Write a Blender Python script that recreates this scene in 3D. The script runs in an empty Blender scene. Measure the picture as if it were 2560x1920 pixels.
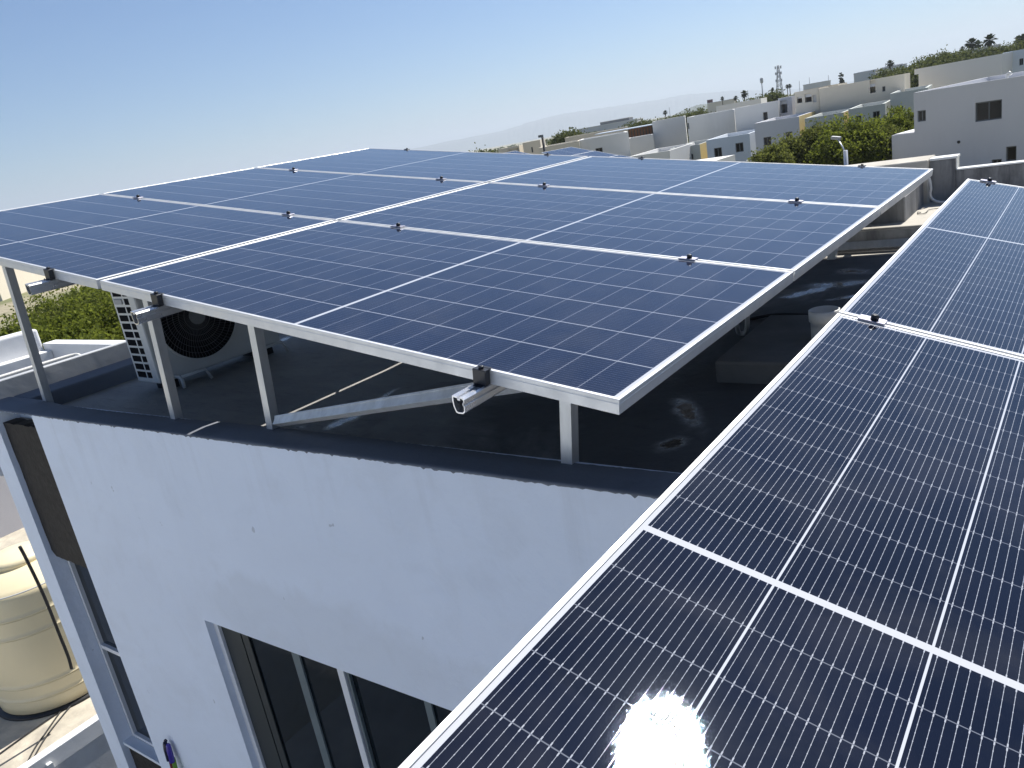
import bpy, bmesh, math, random
import numpy as np
from mathutils import Vector, Matrix, Quaternion
R = math.radians
scene = bpy.context.scene
col = scene.collection
# ------------------------------------------------------------------ camera frame
CAM = Vector((2.889067, -1.338967, 7.215937))
FPX = 1968.481
RC = Matrix(((0.79309012, 0.58553645, -0.1677949), (0.04496061, -0.33100287, -0.94255803), (-0.60744267, 0.7399893, -0.28884118)))
WA = Matrix(((0.98765655, 0.00184944, 0.15662411), (0.0, 0.99993029, -0.01180733), (-0.15663503, 0.01166159, 0.9875877)))
WB = Matrix(((0.96305566, -0.00882339, 0.26915786), (0.01249095, 0.99985097, -0.01191645), (-0.2690126, 0.01483825, 0.96302235)))
OB = Vector((2.35703338, 0.5582662, 6.70362249))
OA = Vector((0, 0, 7.0))
SUN = Vector((0.0245, 0.600, 0.7995)).normalized()

def ray(x, y):
    return (RC.transposed() @ Vector(((x - 1280) / FPX, (y - 960) / FPX, 1))).normalized()
def at_d(x, y, d):          # point on the sight line at horizontal distance d
    r = ray(x, y); return CAM + r * (d / math.hypot(r.x, r.y))
def at_z(x, y, z):
    r = ray(x, y); return CAM + r * ((z - CAM.z) / r.z)
def at_pl(x, y, p, n):
    r = ray(x, y); return CAM + r * ((Vector(p) - CAM).dot(n) / r.dot(n))
def A2W(u, v, z=0): return WA @ Vector((u, v, z)) + OA

cam = bpy.data.cameras.new('camera'); camo = bpy.data.objects.new('camera', cam); col.objects.link(camo)
cam.sensor_fit = 'HORIZONTAL'; cam.sensor_width = 36; cam.lens = FPX / 2560 * 36
cam.clip_start = 0.05; cam.clip_end = 40000
m = Matrix((RC[0], -Vector(RC[1]), -Vector(RC[2]))).transposed().to_4x4(); m.translation = CAM
camo.matrix_world = m
scene.camera = camo

# ------------------------------------------------------------------ helpers
class MB:
    def __init__(s): s.bm = bmesh.new()
    def poly(s, pts):
        return s.bm.faces.new([s.bm.verts.new(p) for p in pts])
    def box(s, a, b, M=None):
        x0, y0, z0 = a; x1, y1, z1 = b
        c = [Vector(p) for p in ((x0,y0,z0),(x1,y0,z0),(x1,y1,z0),(x0,y1,z0),(x0,y0,z1),(x1,y0,z1),(x1,y1,z1),(x0,y1,z1))]
        if M is not None: c = [M @ p for p in c]
        v = [s.bm.verts.new(p) for p in c]
        for f in ((0,3,2,1),(4,5,6,7),(0,1,5,4),(1,2,6,5),(2,3,7,6),(3,0,4,7)): s.bm.faces.new([v[i] for i in f])
        return s
    def bar(s, p, q, w, h, up=Vector((0,0,1))):
        p = Vector(p); q = Vector(q); d = (q - p).normalized(); sx = d.cross(up).normalized(); uz = sx.cross(d)
        M = Matrix((sx, d, uz)).transposed().to_4x4(); M.translation = p
        return s.box((-w/2, 0, -h/2), (w/2, (q-p).length, h/2), M)
    def tube(s, pts, r, n=8, cap=True):
        pts = [Vector(p) for p in pts]; rings = []
        rr = r if isinstance(r, (list, tuple)) else [r]*len(pts)
        up = None
        for i, p in enumerate(pts):
            d = (pts[min(i+1, len(pts)-1)] - pts[max(i-1, 0)]).normalized()
            if up is None: up = d.orthogonal().normalized()
            else: up = (up - d * up.dot(d)).normalized()
            sd = d.cross(up)
            rings.append([s.bm.verts.new(p + (up*math.cos(2*math.pi*k/n) + sd*math.sin(2*math.pi*k/n))*rr[i]) for k in range(n)])
        for a, b in zip(rings, rings[1:]):
            for k in range(n):
                f = s.bm.faces.new((a[k], a[(k+1)%n], b[(k+1)%n], b[k])); f.smooth = True
        if cap: s.bm.faces.new(rings[0][::-1]); s.bm.faces.new(rings[-1])
        return s
    def lathe(s, prof, c=(0,0,0), n=48, cap=True):
        c = Vector(c); rings = []
        for r, z in prof: rings.append([s.bm.verts.new(c + Vector((r*math.cos(2*math.pi*k/n), r*math.sin(2*math.pi*k/n), z))) for k in range(n)])
        for a, b in zip(rings, rings[1:]):
            for k in range(n):
                f = s.bm.faces.new((a[k], a[(k+1)%n], b[(k+1)%n], b[k])); f.smooth = True
        if cap: s.bm.faces.new(rings[0][::-1]); s.bm.faces.new(rings[-1])
        return s
    def prism(s, prof, p, q, up=Vector((0,0,1))):     # closed 2D profile swept from p to q
        p = Vector(p); q = Vector(q); d = (q-p).normalized(); sx = d.cross(up).normalized(); uz = sx.cross(d)
        a = [s.bm.verts.new(p + sx*x + uz*z) for x, z in prof]; b = [s.bm.verts.new(q + sx*x + uz*z) for x, z in prof]
        n = len(prof)
        for k in range(n): s.bm.faces.new((a[k], a[(k+1)%n], b[(k+1)%n], b[k]))
        s.bm.faces.new(a[::-1]); s.bm.faces.new(b)
        return s
    def bevel(s, w, seg=2):
        bmesh.ops.bevel(s.bm, geom=s.bm.edges[:], offset=w, segments=seg, affect='EDGES', profile=0.5, clamp_overlap=True)
        return s
    def build(s, name, mat, parent=None, M=None, keep=False):
        bmesh.ops.recalc_face_normals(s.bm, faces=s.bm.faces[:])
        me = bpy.data.meshes.new(name); s.bm.to_mesh(me); s.bm.free()
        if isinstance(mat, (list, tuple)):
            for q in mat: me.materials.append(q)
        elif mat: me.materials.append(mat)
        o = bpy.data.objects.new(name, me); col.objects.link(o)
        if parent is not None: o.parent = parent
        if M is not None: o.matrix_local = M
        return o
def tag(o, label=None, cat=None, group=None, kind=None):
    if label: o['label'] = label
    if cat: o['category'] = cat
    if group: o['group'] = group
    if kind: o['kind'] = kind
    return o
def empty(name, M=None):
    o = bpy.data.objects.new(name, None); col.objects.link(o); o.empty_display_size = 0.1
    if M is not None: o.matrix_world = M
    return o
def kids(o): return list(o.children)
def copy_tree(o, parent=None):
    c = o.copy(); col.objects.link(c)
    c.parent = parent
    for ch in kids(o): copy_tree(ch, c)
    return c
def T(*p): return Matrix.Translation(Vector(p))

# ------------------------------------------------------------------ materials
class NT:
    def __init__(s, name):
        s.m = bpy.data.materials.new(name); s.m.use_nodes = True; s.t = s.m.node_tree; s.n = s.t.nodes
        s.b = s.n['Principled BSDF']; s.out = s.n['Material Output']
    def new(s, t, **k):
        n = s.n.new(t)
        for a, b in k.items(): setattr(n, a, b)
        return n
    def L(s, a, b): s.t.links.new(a, b)
    def val(s, sock, v):
        if hasattr(v, 'is_linked') or hasattr(v, 'links'): s.L(v, sock)
        else: sock.default_value = v
    def math(s, op, a, b=0.0, c=None, clamp=False):
        n = s.new('ShaderNodeMath', operation=op); n.use_clamp = clamp
        s.val(n.inputs[0], a); s.val(n.inputs[1], b)
        if c is not None: s.val(n.inputs[2], c)
        return n.outputs[0]
    def mix(s, f, a, b, mode='MIX'):
        n = s.new('ShaderNodeMix', data_type='RGBA', blend_type=mode)
        s.val(n.inputs[0], f); s.val(n.inputs[6], rgba(a)); s.val(n.inputs[7], rgba(b)); return n.outputs[2]
    def noise(s, scale, detail=4, rough=0.55, vec=None, dist=0.0):
        n = s.new('ShaderNodeTexNoise'); n.inputs['Scale'].default_value = scale; n.inputs['Detail'].default_value = detail
        n.inputs['Roughness'].default_value = rough; n.inputs['Distortion'].default_value = dist
        if vec is not None: s.L(vec, n.inputs['Vector'])
        return n.outputs['Fac']
    def ramp(s, f, stops):
        n = s.new('ShaderNodeValToRGB'); e = n.color_ramp.elements
        while len(e) < len(stops): e.new(0.5)
        for el, (p, c) in zip(e, stops): el.position = p; el.color = rgba(c)
        s.L(f, n.inputs[0]); return n.outputs[0]
    def mapr(s, f, a, b, c, d):
        n = s.new('ShaderNodeMapRange'); s.L(f, n.inputs[0])
        for i, v in enumerate((a, b, c, d)): n.inputs[i+1].default_value = v
        return n.outputs[0]
    def obj(s): return s.new('ShaderNodeTexCoord').outputs['Object']
    def gen_pos(s): return s.new('ShaderNodeNewGeometry').outputs['Position']
    def scalev(s, v, sc):
        n = s.new('ShaderNodeMapping'); n.inputs['Scale'].default_value = sc; s.L(v, n.inputs['Vector']); return n.outputs[0]
    def bump(s, h, strength=0.3, dist=0.01):
        n = s.new('ShaderNodeBump'); n.inputs['Strength'].default_value = strength; n.inputs['Distance'].default_value = dist
        s.L(h, n.inputs['Height']); s.L(n.outputs[0], s.b.inputs['Normal']); return n
    def set(s, **k):
        for a, b in k.items():
            sock = s.b.inputs[{'color': 'Base Color', 'rough': 'Roughness', 'metal': 'Metallic', 'spec': 'Specular IOR Level'}.get(a, a)]
            if a == 'color' and not hasattr(b, 'is_linked'): b = rgba(b)
            s.val(sock, b)
        return s
def rgba(c):
    if hasattr(c, 'is_linked'): return c
    if isinstance(c, (int, float)): return (c, c, c, 1)
    return tuple(c) if len(c) == 4 else (*c, 1)

def plain(name, c, rough=0.6, metal=0.0, var=0.12, scale=6.0, bump=0.0, bscale=60.0, spec=0.5):
    t = NT(name); p = t.gen_pos()
    c = rgba(c); lo = tuple(x*(1-var) for x in c[:3]); hi = tuple(min(1, x*(1+var)) for x in c[:3])
    f = t.noise(scale, 5, 0.6, p)
    t.set(color=t.ramp(f, [(0.3, lo), (0.7, hi)]), rough=rough, metal=metal, spec=spec)
    if bump: t.bump(t.noise(bscale, 4, 0.6, p), bump, 0.004)
    return t.m

def mat_plaster(name, c, stain=(0.5, 0.5, 0.5), amt=0.35, vscale=1.2, bump=0.25):
    t = NT(name); p = t.gen_pos(); c = rgba(c)
    big = t.noise(vscale, 5, 0.55, p, 0.6)
    streak = t.noise(1.0, 4, 0.6, t.scalev(p, (3.2, 3.2, 0.5)), 0.3)
    f = t.math('MULTIPLY', t.mapr(big, 0.42, 0.68, 0, 1), t.mapr(streak, 0.35, 0.7, 0.2, 1))
    fine = t.noise(45, 3, 0.6, p)
    cc = t.mix(t.math('MULTIPLY', f, amt), c, stain)
    cc = t.mix(t.mapr(fine, 0.3, 0.7, 0.0, 0.10), cc, tuple(x*0.75 for x in c[:3]))
    t.set(color=cc, rough=0.85, spec=0.3)
    h = t.math('ADD', t.math('MULTIPLY', t.noise(3.0, 3, 0.5, p), 1.5), t.math('MULTIPLY', t.noise(70, 3, 0.6, p), 0.12))
    t.bump(h, bump, 0.02)
    return t.m

def mat_concrete(name, base, dark, amt=0.8, streaks=True, scale=3.0, light=None):
    t = NT(name); p = t.gen_pos()
    a = t.noise(scale, 6, 0.65, p, 0.4)
    b = t.noise(2.5, 5, 0.7, t.scalev(p, (3, 3, 0.6)) if streaks else p, 0.4)
    f = t.math('MULTIPLY', t.mapr(b, 0.4, 0.7, 0, 1), amt)
    c = t.mix(t.mapr(a, 0.3, 0.7, 0, 1), tuple(x*0.8 for x in base), light or tuple(min(1, x*1.2) for x in base))
    c = t.mix(f, c, dark)
    t.set(color=c, rough=0.9, spec=0.25)
    t.bump(t.noise(40, 5, 0.65, p), 0.4, 0.006)
    return t.m

def mat_panel(name, wirec, gapuc, gapvc, lo, hi):
    t = NT(name); o = t.obj()
    sx = t.new('ShaderNodeSeparateXYZ'); t.L(o, sx.inputs[0]); x, y = sx.outputs[0], sx.outputs[1]
    PX, PY = 0.0929, 0.1845
    u = t.math('SUBTRACT', t.math('ABSOLUTE', t.math('SUBTRACT', x, 1.047)), 0.0065)
    v = t.math('SUBTRACT', y, 0.0135)
    fu = t.math('MULTIPLY', t.math('FRACT', t.math('DIVIDE', u, PX)), PX)
    fv = t.math('MULTIPLY', t.math('FRACT', t.math('DIVIDE', v, PY)), PY)
    edge = t.math('MAXIMUM', t.math('MAXIMUM', t.math('LESS_THAN', u, 0.0), t.math('GREATER_THAN', u, 11*PX-0.001)),
                  t.math('MAXIMUM', t.math('LESS_THAN', v, 0.0), t.math('GREATER_THAN', v, 6*PY-0.0022)))
    gapv = t.math('GREATER_THAN', fv, PY-0.0030)
    gapu = t.math('GREATER_THAN', fu, PX-0.0015)
    # bus wires run along x, sixteen per cell
    BP = 0.01138
    fb = t.math('ABSOLUTE', t.math('SUBTRACT', t.math('MULTIPLY', t.math('FRACT', t.math('DIVIDE', fv, BP)), BP), BP/2))
    wire = t.math('LESS_THAN', fb, 0.00027)
    du = t.math('MINIMUM', fu, t.math('SUBTRACT', PX-0.0015, fu))
    pad = t.math('MULTIPLY', t.math('LESS_THAN', fb, 0.00075), t.math('LESS_THAN', du, 0.0045))
    tick = t.math('MULTIPLY', t.math('LESS_THAN', fb, 0.0005), t.math('LESS_THAN', t.math('FRACT', t.math('DIVIDE', fu, 0.0125)), 0.12))
    wires = t.math('MAXIMUM', t.math('MAXIMUM', wire, pad), tick)
    cid = t.math('ADD', t.math('FLOOR', t.math('DIVIDE', x, PX)), t.math('MULTIPLY', t.math('FLOOR', t.math('DIVIDE', v, PY)), 37.0))
    wn = t.new('ShaderNodeTexWhiteNoise', noise_dimensions='1D'); t.L(cid, wn.inputs['W'])
    cell = t.mix(wn.outputs['Value'], lo, hi)
    dust = t.noise(5.0, 5, 0.6, t.gen_pos(), 0.5)
    c = t.mix(wires, cell, wirec)
    c = t.mix(gapu, c, gapuc)
    c = t.mix(gapv, c, gapvc)
    c = t.mix(edge, c, (0.46, 0.47, 0.50))
    c = t.mix(t.mapr(dust, 0.45, 0.75, 0.0, 0.035), c, (0.42, 0.40, 0.36))
    rgh = t.mapr(t.noise(9.0, 4, 0.6, t.gen_pos()), 0.3, 0.7, 0.018, 0.026)
    t.set(color=c, rough=rgh, spec=0.5)
    t.b.inputs['Specular Tint'].default_value = (0.50, 0.68, 1.0, 1)
    h = t.mapr(t.noise(650, 2, 0.6, o), 0.54, 0.80, 0, 1)
    bn = t.bump(h, 0.035, 0.001)
    t.b.inputs['Coat Weight'].default_value = 0.016; t.b.inputs['Coat Roughness'].default_value = 0.10; t.b.inputs['Coat IOR'].default_value = 1.5
    return t.m

def mat_metal(name, c, rough=0.3, var=0.15, scale=(4, 4, 4), metal=1.0):
    t = NT(name); p = t.obj()
    f = t.noise(3.0, 5, 0.65, t.scalev(p, scale), 0.2)
    c = rgba(c)
    t.set(color=t.ramp(f, [(0.3, tuple(x*(1-var) for x in c[:3])), (0.7, tuple(min(1, x*(1+var)) for x in c[:3]))]),
          rough=t.mapr(f, 0.3, 0.7, rough*1.35, rough*0.75), metal=metal)
    return t.m

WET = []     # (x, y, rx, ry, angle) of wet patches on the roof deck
def mat_deck():
    t = NT('roof_membrane'); p = t.gen_pos()
    sx = t.new('ShaderNodeSeparateXYZ'); t.L(p, sx.inputs[0])
    nz = t.noise(8, 5, 0.6, p, 0.5); nz2 = t.noise(30, 4, 0.65, p)
    pert = t.math('ADD', t.math('MULTIPLY', t.math('SUBTRACT', nz, 0.5), 2.2), t.math('MULTIPLY', t.math('SUBTRACT', nz2, 0.5), 0.6))
    wet = None
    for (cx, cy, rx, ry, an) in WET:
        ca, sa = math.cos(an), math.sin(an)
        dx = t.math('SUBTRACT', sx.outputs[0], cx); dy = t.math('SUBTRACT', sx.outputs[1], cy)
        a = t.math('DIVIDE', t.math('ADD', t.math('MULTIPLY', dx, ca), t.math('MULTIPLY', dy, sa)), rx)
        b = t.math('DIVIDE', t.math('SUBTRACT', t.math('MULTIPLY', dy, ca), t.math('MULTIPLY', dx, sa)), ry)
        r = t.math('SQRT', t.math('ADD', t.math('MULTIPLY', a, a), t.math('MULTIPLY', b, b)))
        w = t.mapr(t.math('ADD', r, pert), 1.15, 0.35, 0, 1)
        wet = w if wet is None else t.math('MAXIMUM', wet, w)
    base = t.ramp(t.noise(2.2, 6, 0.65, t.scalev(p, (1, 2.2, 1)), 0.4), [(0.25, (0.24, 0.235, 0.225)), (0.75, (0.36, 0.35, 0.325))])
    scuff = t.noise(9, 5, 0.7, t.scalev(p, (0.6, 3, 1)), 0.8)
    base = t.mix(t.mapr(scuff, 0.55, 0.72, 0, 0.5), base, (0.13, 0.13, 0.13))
    right_dark = t.mapr(t.math('ADD', t.math('MULTIPLY', sx.outputs[0], 0.30), t.math('MULTIPLY', t.noise(1.6, 5, 0.65, p, 0.4), 1.2)), 0.75, 1.05, 0, 0.7)  # deck colour gets darker towards the right, broken up by noise
    c = t.mix(t.math('MAXIMUM', wet, right_dark), base, (0.045, 0.046, 0.05))
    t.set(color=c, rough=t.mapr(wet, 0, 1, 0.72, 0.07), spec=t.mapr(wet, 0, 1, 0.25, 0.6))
    h = t.math('ADD', t.math('MULTIPLY', t.noise(26, 5, 0.7, p, 0.5), 1.0), t.math('MULTIPLY', t.noise(5, 3, 0.5, p), 1.4))
    bn = t.bump(h, 0.5, 0.012); t.L(t.mapr(wet, 0, 1, 0.5, 0.10), bn.inputs['Strength'])
    return t.m

def mat_leaf(name, lo, hi, trans=0.35):
    t = NT(name); g = t.new('ShaderNodeNewGeometry')
    n = t.noise(0.9, 4, 0.6, g.outputs['Position'])
    f = t.math('ADD', t.math('MULTIPLY', g.outputs['Random Per Island'], 0.55), t.math('MULTIPLY', n, 0.5))
    c = t.ramp(f, [(0.2, lo), (0.8, hi)])
    t.set(color=c, rough=0.7, spec=0.12)
    tr = t.new('ShaderNodeBsdfTranslucent'); t.L(t.mix(0.5, c, hi), tr.inputs[0])
    mx = t.new('ShaderNodeMixShader'); mx.inputs[0].default_value = trans
    t.L(t.b.outputs[0], mx.inputs[1]); t.L(tr.outputs[0], mx.inputs[2]); t.L(mx.outputs[0], t.out.inputs[0])
    return t.m

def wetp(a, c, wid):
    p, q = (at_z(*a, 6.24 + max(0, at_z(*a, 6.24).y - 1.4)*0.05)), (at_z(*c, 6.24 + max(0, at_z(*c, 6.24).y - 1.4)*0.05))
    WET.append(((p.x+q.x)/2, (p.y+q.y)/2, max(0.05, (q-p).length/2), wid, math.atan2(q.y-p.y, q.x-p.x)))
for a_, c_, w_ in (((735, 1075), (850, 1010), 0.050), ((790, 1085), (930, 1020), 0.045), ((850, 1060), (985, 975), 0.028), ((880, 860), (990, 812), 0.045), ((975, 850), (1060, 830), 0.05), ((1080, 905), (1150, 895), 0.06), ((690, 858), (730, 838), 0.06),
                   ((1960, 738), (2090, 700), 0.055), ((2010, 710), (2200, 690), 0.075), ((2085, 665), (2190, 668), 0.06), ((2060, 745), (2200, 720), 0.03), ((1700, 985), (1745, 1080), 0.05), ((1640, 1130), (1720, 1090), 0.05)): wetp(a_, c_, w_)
M = {}
M['cells'] = mat_panel('blue_solar_cells', (0.085, 0.095, 0.125), (0.20, 0.215, 0.26), (0.36, 0.38, 0.43), (0.0055, 0.0085, 0.023), (0.008, 0.012, 0.030))  # same panel type as the foreground; weaker wire glint put into the colour
M['cells_b'] = mat_panel('dark_cells_glint_wires', (0.34, 0.355, 0.39), (0.13, 0.14, 0.165), (0.46, 0.475, 0.51), (0.0025, 0.0032, 0.0075), (0.0038, 0.0047, 0.011))  # foreground copy with the stronger sun glint on the wires put into the colour
M['alu'] = mat_metal('anodised_aluminium', (0.66, 0.665, 0.67), 0.42, 0.05, metal=0.5)
M['rail'] = mat_metal('mill_aluminium', (0.72, 0.72, 0.73), 0.30, 0.08, metal=0.85)
M['galv'] = mat_metal('galvanised_steel', (0.60, 0.62, 0.64), 0.38, 0.16, (6, 6, 1.2), metal=0.45)
M['black'] = plain('black_anodised_metal', (0.012, 0.013, 0.018), 0.38, 0.0, 0.2)
M['clamp_alu'] = mat_metal('clamp_grey_metal', (0.40, 0.39, 0.45), 0.35, 0.1)
M['back'] = plain('white_backsheet', (0.62, 0.63, 0.65), 0.6)
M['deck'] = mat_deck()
M['parapet'] = mat_concrete('grey_roof_coating', (0.185, 0.20, 0.23), (0.12, 0.13, 0.15), 0.4, False, 2.5)
M['white'] = mat_plaster('white_painted_plaster', (0.74, 0.79, 0.86), (0.46, 0.48, 0.50), 0.5, 1.1)
def mat_facade():
    t = NT('white_facade_plaster'); o = t.obj(); sx = t.new('ShaderNodeSeparateXYZ'); t.L(o, sx.inputs[0]); x, z = sx.outputs[0], sx.outputs[2]
    c = (0.76, 0.82, 0.92)
    big = t.noise(1.3, 5, 0.6, o, 0.8); mid = t.noise(4.0, 5, 0.62, o, 0.6); fine = t.noise(60, 3, 0.6, o)
    streak = t.noise(1.0, 5, 0.65, t.scalev(o, (9, 9, 0.55)), 0.3)
    dx = t.math('DIVIDE', t.math('SUBTRACT', x, 0.45), 0.85); dz = t.math('DIVIDE', t.math('SUBTRACT', z, 5.50), 0.20)
    r = t.math('SQRT', t.math('ADD', t.math('MULTIPLY', dx, dx), t.math('MULTIPLY', dz, dz)))
    patch = t.mapr(t.math('ADD', r, t.math('MULTIPLY', t.math('SUBTRACT', mid, 0.5), 1.6)), 1.10, 0.80, 0, 0.20)
    drip = t.math('MULTIPLY', t.mapr(z, 5.75, 6.33, 0, 1), t.mapr(streak, 0.54, 0.76, 0, 0.3))
    cc = t.mix(t.mapr(big, 0.36, 0.64, 0.0, 0.18), c, (0.62, 0.66, 0.73))
    cc = t.mix(t.mapr(mid, 0.50, 0.72, 0.0, 0.18), cc, (0.55, 0.57, 0.60))
    cc = t.mix(patch, cc, (0.50, 0.515, 0.52)); cc = t.mix(drip, cc, (0.50, 0.52, 0.56))
    sp = t.noise(16, 2, 0.5, o); cc = t.mix(t.mapr(sp, 0.765, 0.78, 0, 0.4), cc, (0.25, 0.26, 0.27))
    t.set(color=cc, rough=0.82, spec=0.3)
    h = t.math('ADD', t.math('MULTIPLY', t.noise(3.2, 4, 0.55, o, 0.4), 1.6), t.math('MULTIPLY', fine, 0.10)); t.bump(h, 0.45, 0.02)
    return t.m
M['facade'] = mat_facade()
M['white2'] = mat_plaster('white_neighbour_plaster', (0.74, 0.745, 0.75), (0.55, 0.56, 0.57), 0.35, 1.6)
M['stone'] = plain('dark_volcanic_stone', (0.020, 0.018, 0.017), 0.75, 0, 0.5, 30, 0.9, 55, 0.3)
M['concrete'] = mat_concrete('stained_grey_concrete', (0.30, 0.30, 0.295), (0.10, 0.10, 0.105), 0.85)
M['concrete_d'] = mat_concrete('mouldy_dark_concrete', (0.27, 0.27, 0.268), (0.055, 0.058, 0.065), 0.98, True, 5.0)
M['slab'] = mat_concrete('pale_dusty_concrete', (0.46, 0.43, 0.375), (0.36, 0.33, 0.28), 0.5, False, 2.0)
M['plinth'] = mat_concrete('old_concrete_slab', (0.20, 0.195, 0.185), (0.12, 0.118, 0.115), 0.5, False, 3.0)
M['pvc'] = plain('white_pvc', (0.70, 0.70, 0.68), 0.4, 0, 0.05, 3)
M['conduit'] = plain('grey_conduit', (0.55, 0.55, 0.54), 0.5, 0, 0.08)
M['rubber'] = plain('black_rubber', (0.012, 0.012, 0.014), 0.5, 0, 0.2)
M['acwhite'] = plain('ac_painted_steel', (0.66, 0.67, 0.66), 0.4, 0, 0.05, 2)
M['acdark'] = plain('ac_dark_grille', (0.008, 0.009, 0.012), 0.9, 0, 0.1, 6, spec=0.1)
M['winframe'] = plain('white_window_aluminium', (0.72, 0.73, 0.75), 0.35, 0, 0.04)
M['winframe_d'] = plain('dark_window_aluminium', (0.10, 0.11, 0.12), 0.4)
M['tank'] = plain('beige_polyethylene', (0.72, 0.63, 0.42), 0.42, 0, 0.05, 1.5)
M['trunk'] = plain('bark', (0.09, 0.07, 0.05), 0.9, 0, 0.3, 8, 0.6)

def mat_glass(name, c, rough=0.03):
    t = NT(name); t.set(color=c, rough=rough, spec=0.55)
    n = t.noise(1.2, 2, 0.5, t.gen_pos()); t.bump(n, 0.03, 0.02); return t.m
M['glass'] = mat_glass('dark_window_glass', (0.006, 0.009, 0.012))
M['glass2'] = mat_glass('far_window_glass', (0.006, 0.008, 0.010), 0.12); M['glass2'].node_tree.nodes['Principled BSDF'].inputs['Specular IOR Level'].default_value = 0.2

# ------------------------------------------------------------------ world and sun
w = bpy.data.worlds.new('World'); scene.world = w; w.use_nodes = True
nt = w.node_tree; bg = nt.nodes['Background']
sky = nt.nodes.new('ShaderNodeTexSky'); sky.sky_type = 'NISHITA'; sky.sun_disc = False
sky.sun_elevation = math.asin(SUN.z); sky.sun_rotation = math.atan2(SUN.x, SUN.y)
sky.altitude = 400; sky.air_density = 1.0; sky.dust_density = 0.7; sky.ozone_density = 3.0
tint = nt.nodes.new('ShaderNodeMix'); tint.data_type = 'RGBA'; tint.blend_type = 'MULTIPLY'; tint.inputs[0].default_value = 1.0
tint.inputs[7].default_value = (0.64, 0.785, 0.95, 1)
nt.links.new(sky.outputs[0], tint.inputs[6]); nt.links.new(tint.outputs[2], bg.inputs[0]); bg.inputs[1].default_value = 0.057
sl = bpy.data.lights.new('sun', 'SUN'); sl.energy = 4.0; sl.angle = R(0.53); sl.color = (1.0, 0.965, 0.90)
so = bpy.data.objects.new('sun', sl); col.objects.link(so); so.rotation_euler = (-SUN).to_track_quat('-Z', 'Y').to_euler()
so.location = (0, 30, 60)
vs = scene.view_settings; vs.view_transform = 'Standard'; vs.look = 'None'; vs.gamma = 1.0; vs.exposure = 1.0

# ------------------------------------------------------------------ solar panels
PL, PW, TH = 2.094, 1.134, 0.035
def panel_frame():
    b = MB(); L, W_ = PL, PW
    def ring(o, z): return [b.bm.verts.new(p) for p in ((o, o, z), (L-o, o, z), (L-o, W_-o, z), (o, W_-o, z))]
    rs = [ring(0.028, -TH), ring(0.0, -TH), ring(0.0, -0.0115), ring(0.0006, -0.0105), ring(0.0006, -0.0095), ring(0.0, -0.0085), ring(0.0, -0.0009), ring(0.0009, 0.0), ring(0.0080, 0.0), ring(0.0088, -0.0006), ring(0.0088, -0.0035), ring(0.012, -0.0060), ring(0.012, -TH+0.0015), ring(0.028, -TH+0.0015)]
    for a, c in zip(rs, rs[1:] + rs[:1]):
        for k in range(4): b.bm.faces.new((a[k], a[(k+1) % 4], c[(k+1) % 4], c[k]))
    return b
def make_panel():
    r = empty('solar_panel')
    panel_frame().build('frame', M['alu'], r)
    g = MB(); g.box((0.0095, 0.0095, -0.0055), (PL-0.0095, PW-0.0095, -0.0018)); g.build('cell_laminate', M['cells'], r)
    j = MB(); j.box((PL/2-0.08, PW/2-0.03, -0.024), (PL/2+0.08, PW/2+0.03, -0.0057))
    j.build('junction_box', M['black'], r)
    return r
GU, GV, GB = 0.0254, 0.0132, 0.0113
proto = make_panel()
rown = ['front', 'middle', 'back']
first = True
jit = random.Random(4)
for ci, cn in ((0, 'right'), (1, 'left')):
    for r_ in range(3):
        p = proto if first else copy_tree(proto); first = False
        u0 = 0 if ci == 0 else -(PL + GU)
        MM = WA.to_4x4(); MM.translation = A2W(u0, r_ * (PW + GV), jit.uniform(-0.001, 0.001))
        p.matrix_world = MM
        tag(p, {('right', 0): 'blue solar panel nearest the white wall, front of the right column with its corner overhanging',
                ('right', 1): 'middle blue solar panel of the right column in the large array',
                ('right', 2): 'farthest blue solar panel of the right column, its corner before the stained concrete wall',
                ('left', 0): 'front blue solar panel of the left column, above the bushes at the picture edge',
                ('left', 1): 'middle blue solar panel of the left column in the large array',
                ('left', 2): 'farthest blue solar panel of the left column, its corner against the sky'}[(cn, r_)], 'solar panel', 'blue solar panels of the large six panel array')
BM4 = WB.to_4x4(); BM4.translation = OB
for k in range(2):
    p = copy_tree(proto)
    for q in p.children:
        if q.name.startswith('cell_laminate'): q.data = q.data.copy(); q.data.materials[0] = M['cells_b']
    # long side along B's y: rotate +90 about z, so local x -> +y, local y -> -x; shift by the width
    y0 = -PL if k == 0 else GB
    p.matrix_world = BM4 @ T(PW, y0, 0) @ Matrix.Rotation(R(90), 4, 'Z')
    tag(p, ['dark blue solar panel in the right foreground carrying the sun glare', 'blue solar panel beyond the one with the sun glare, along the right picture edge'][k], 'solar panel', 'solar panels of the right foreground array')

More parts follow.
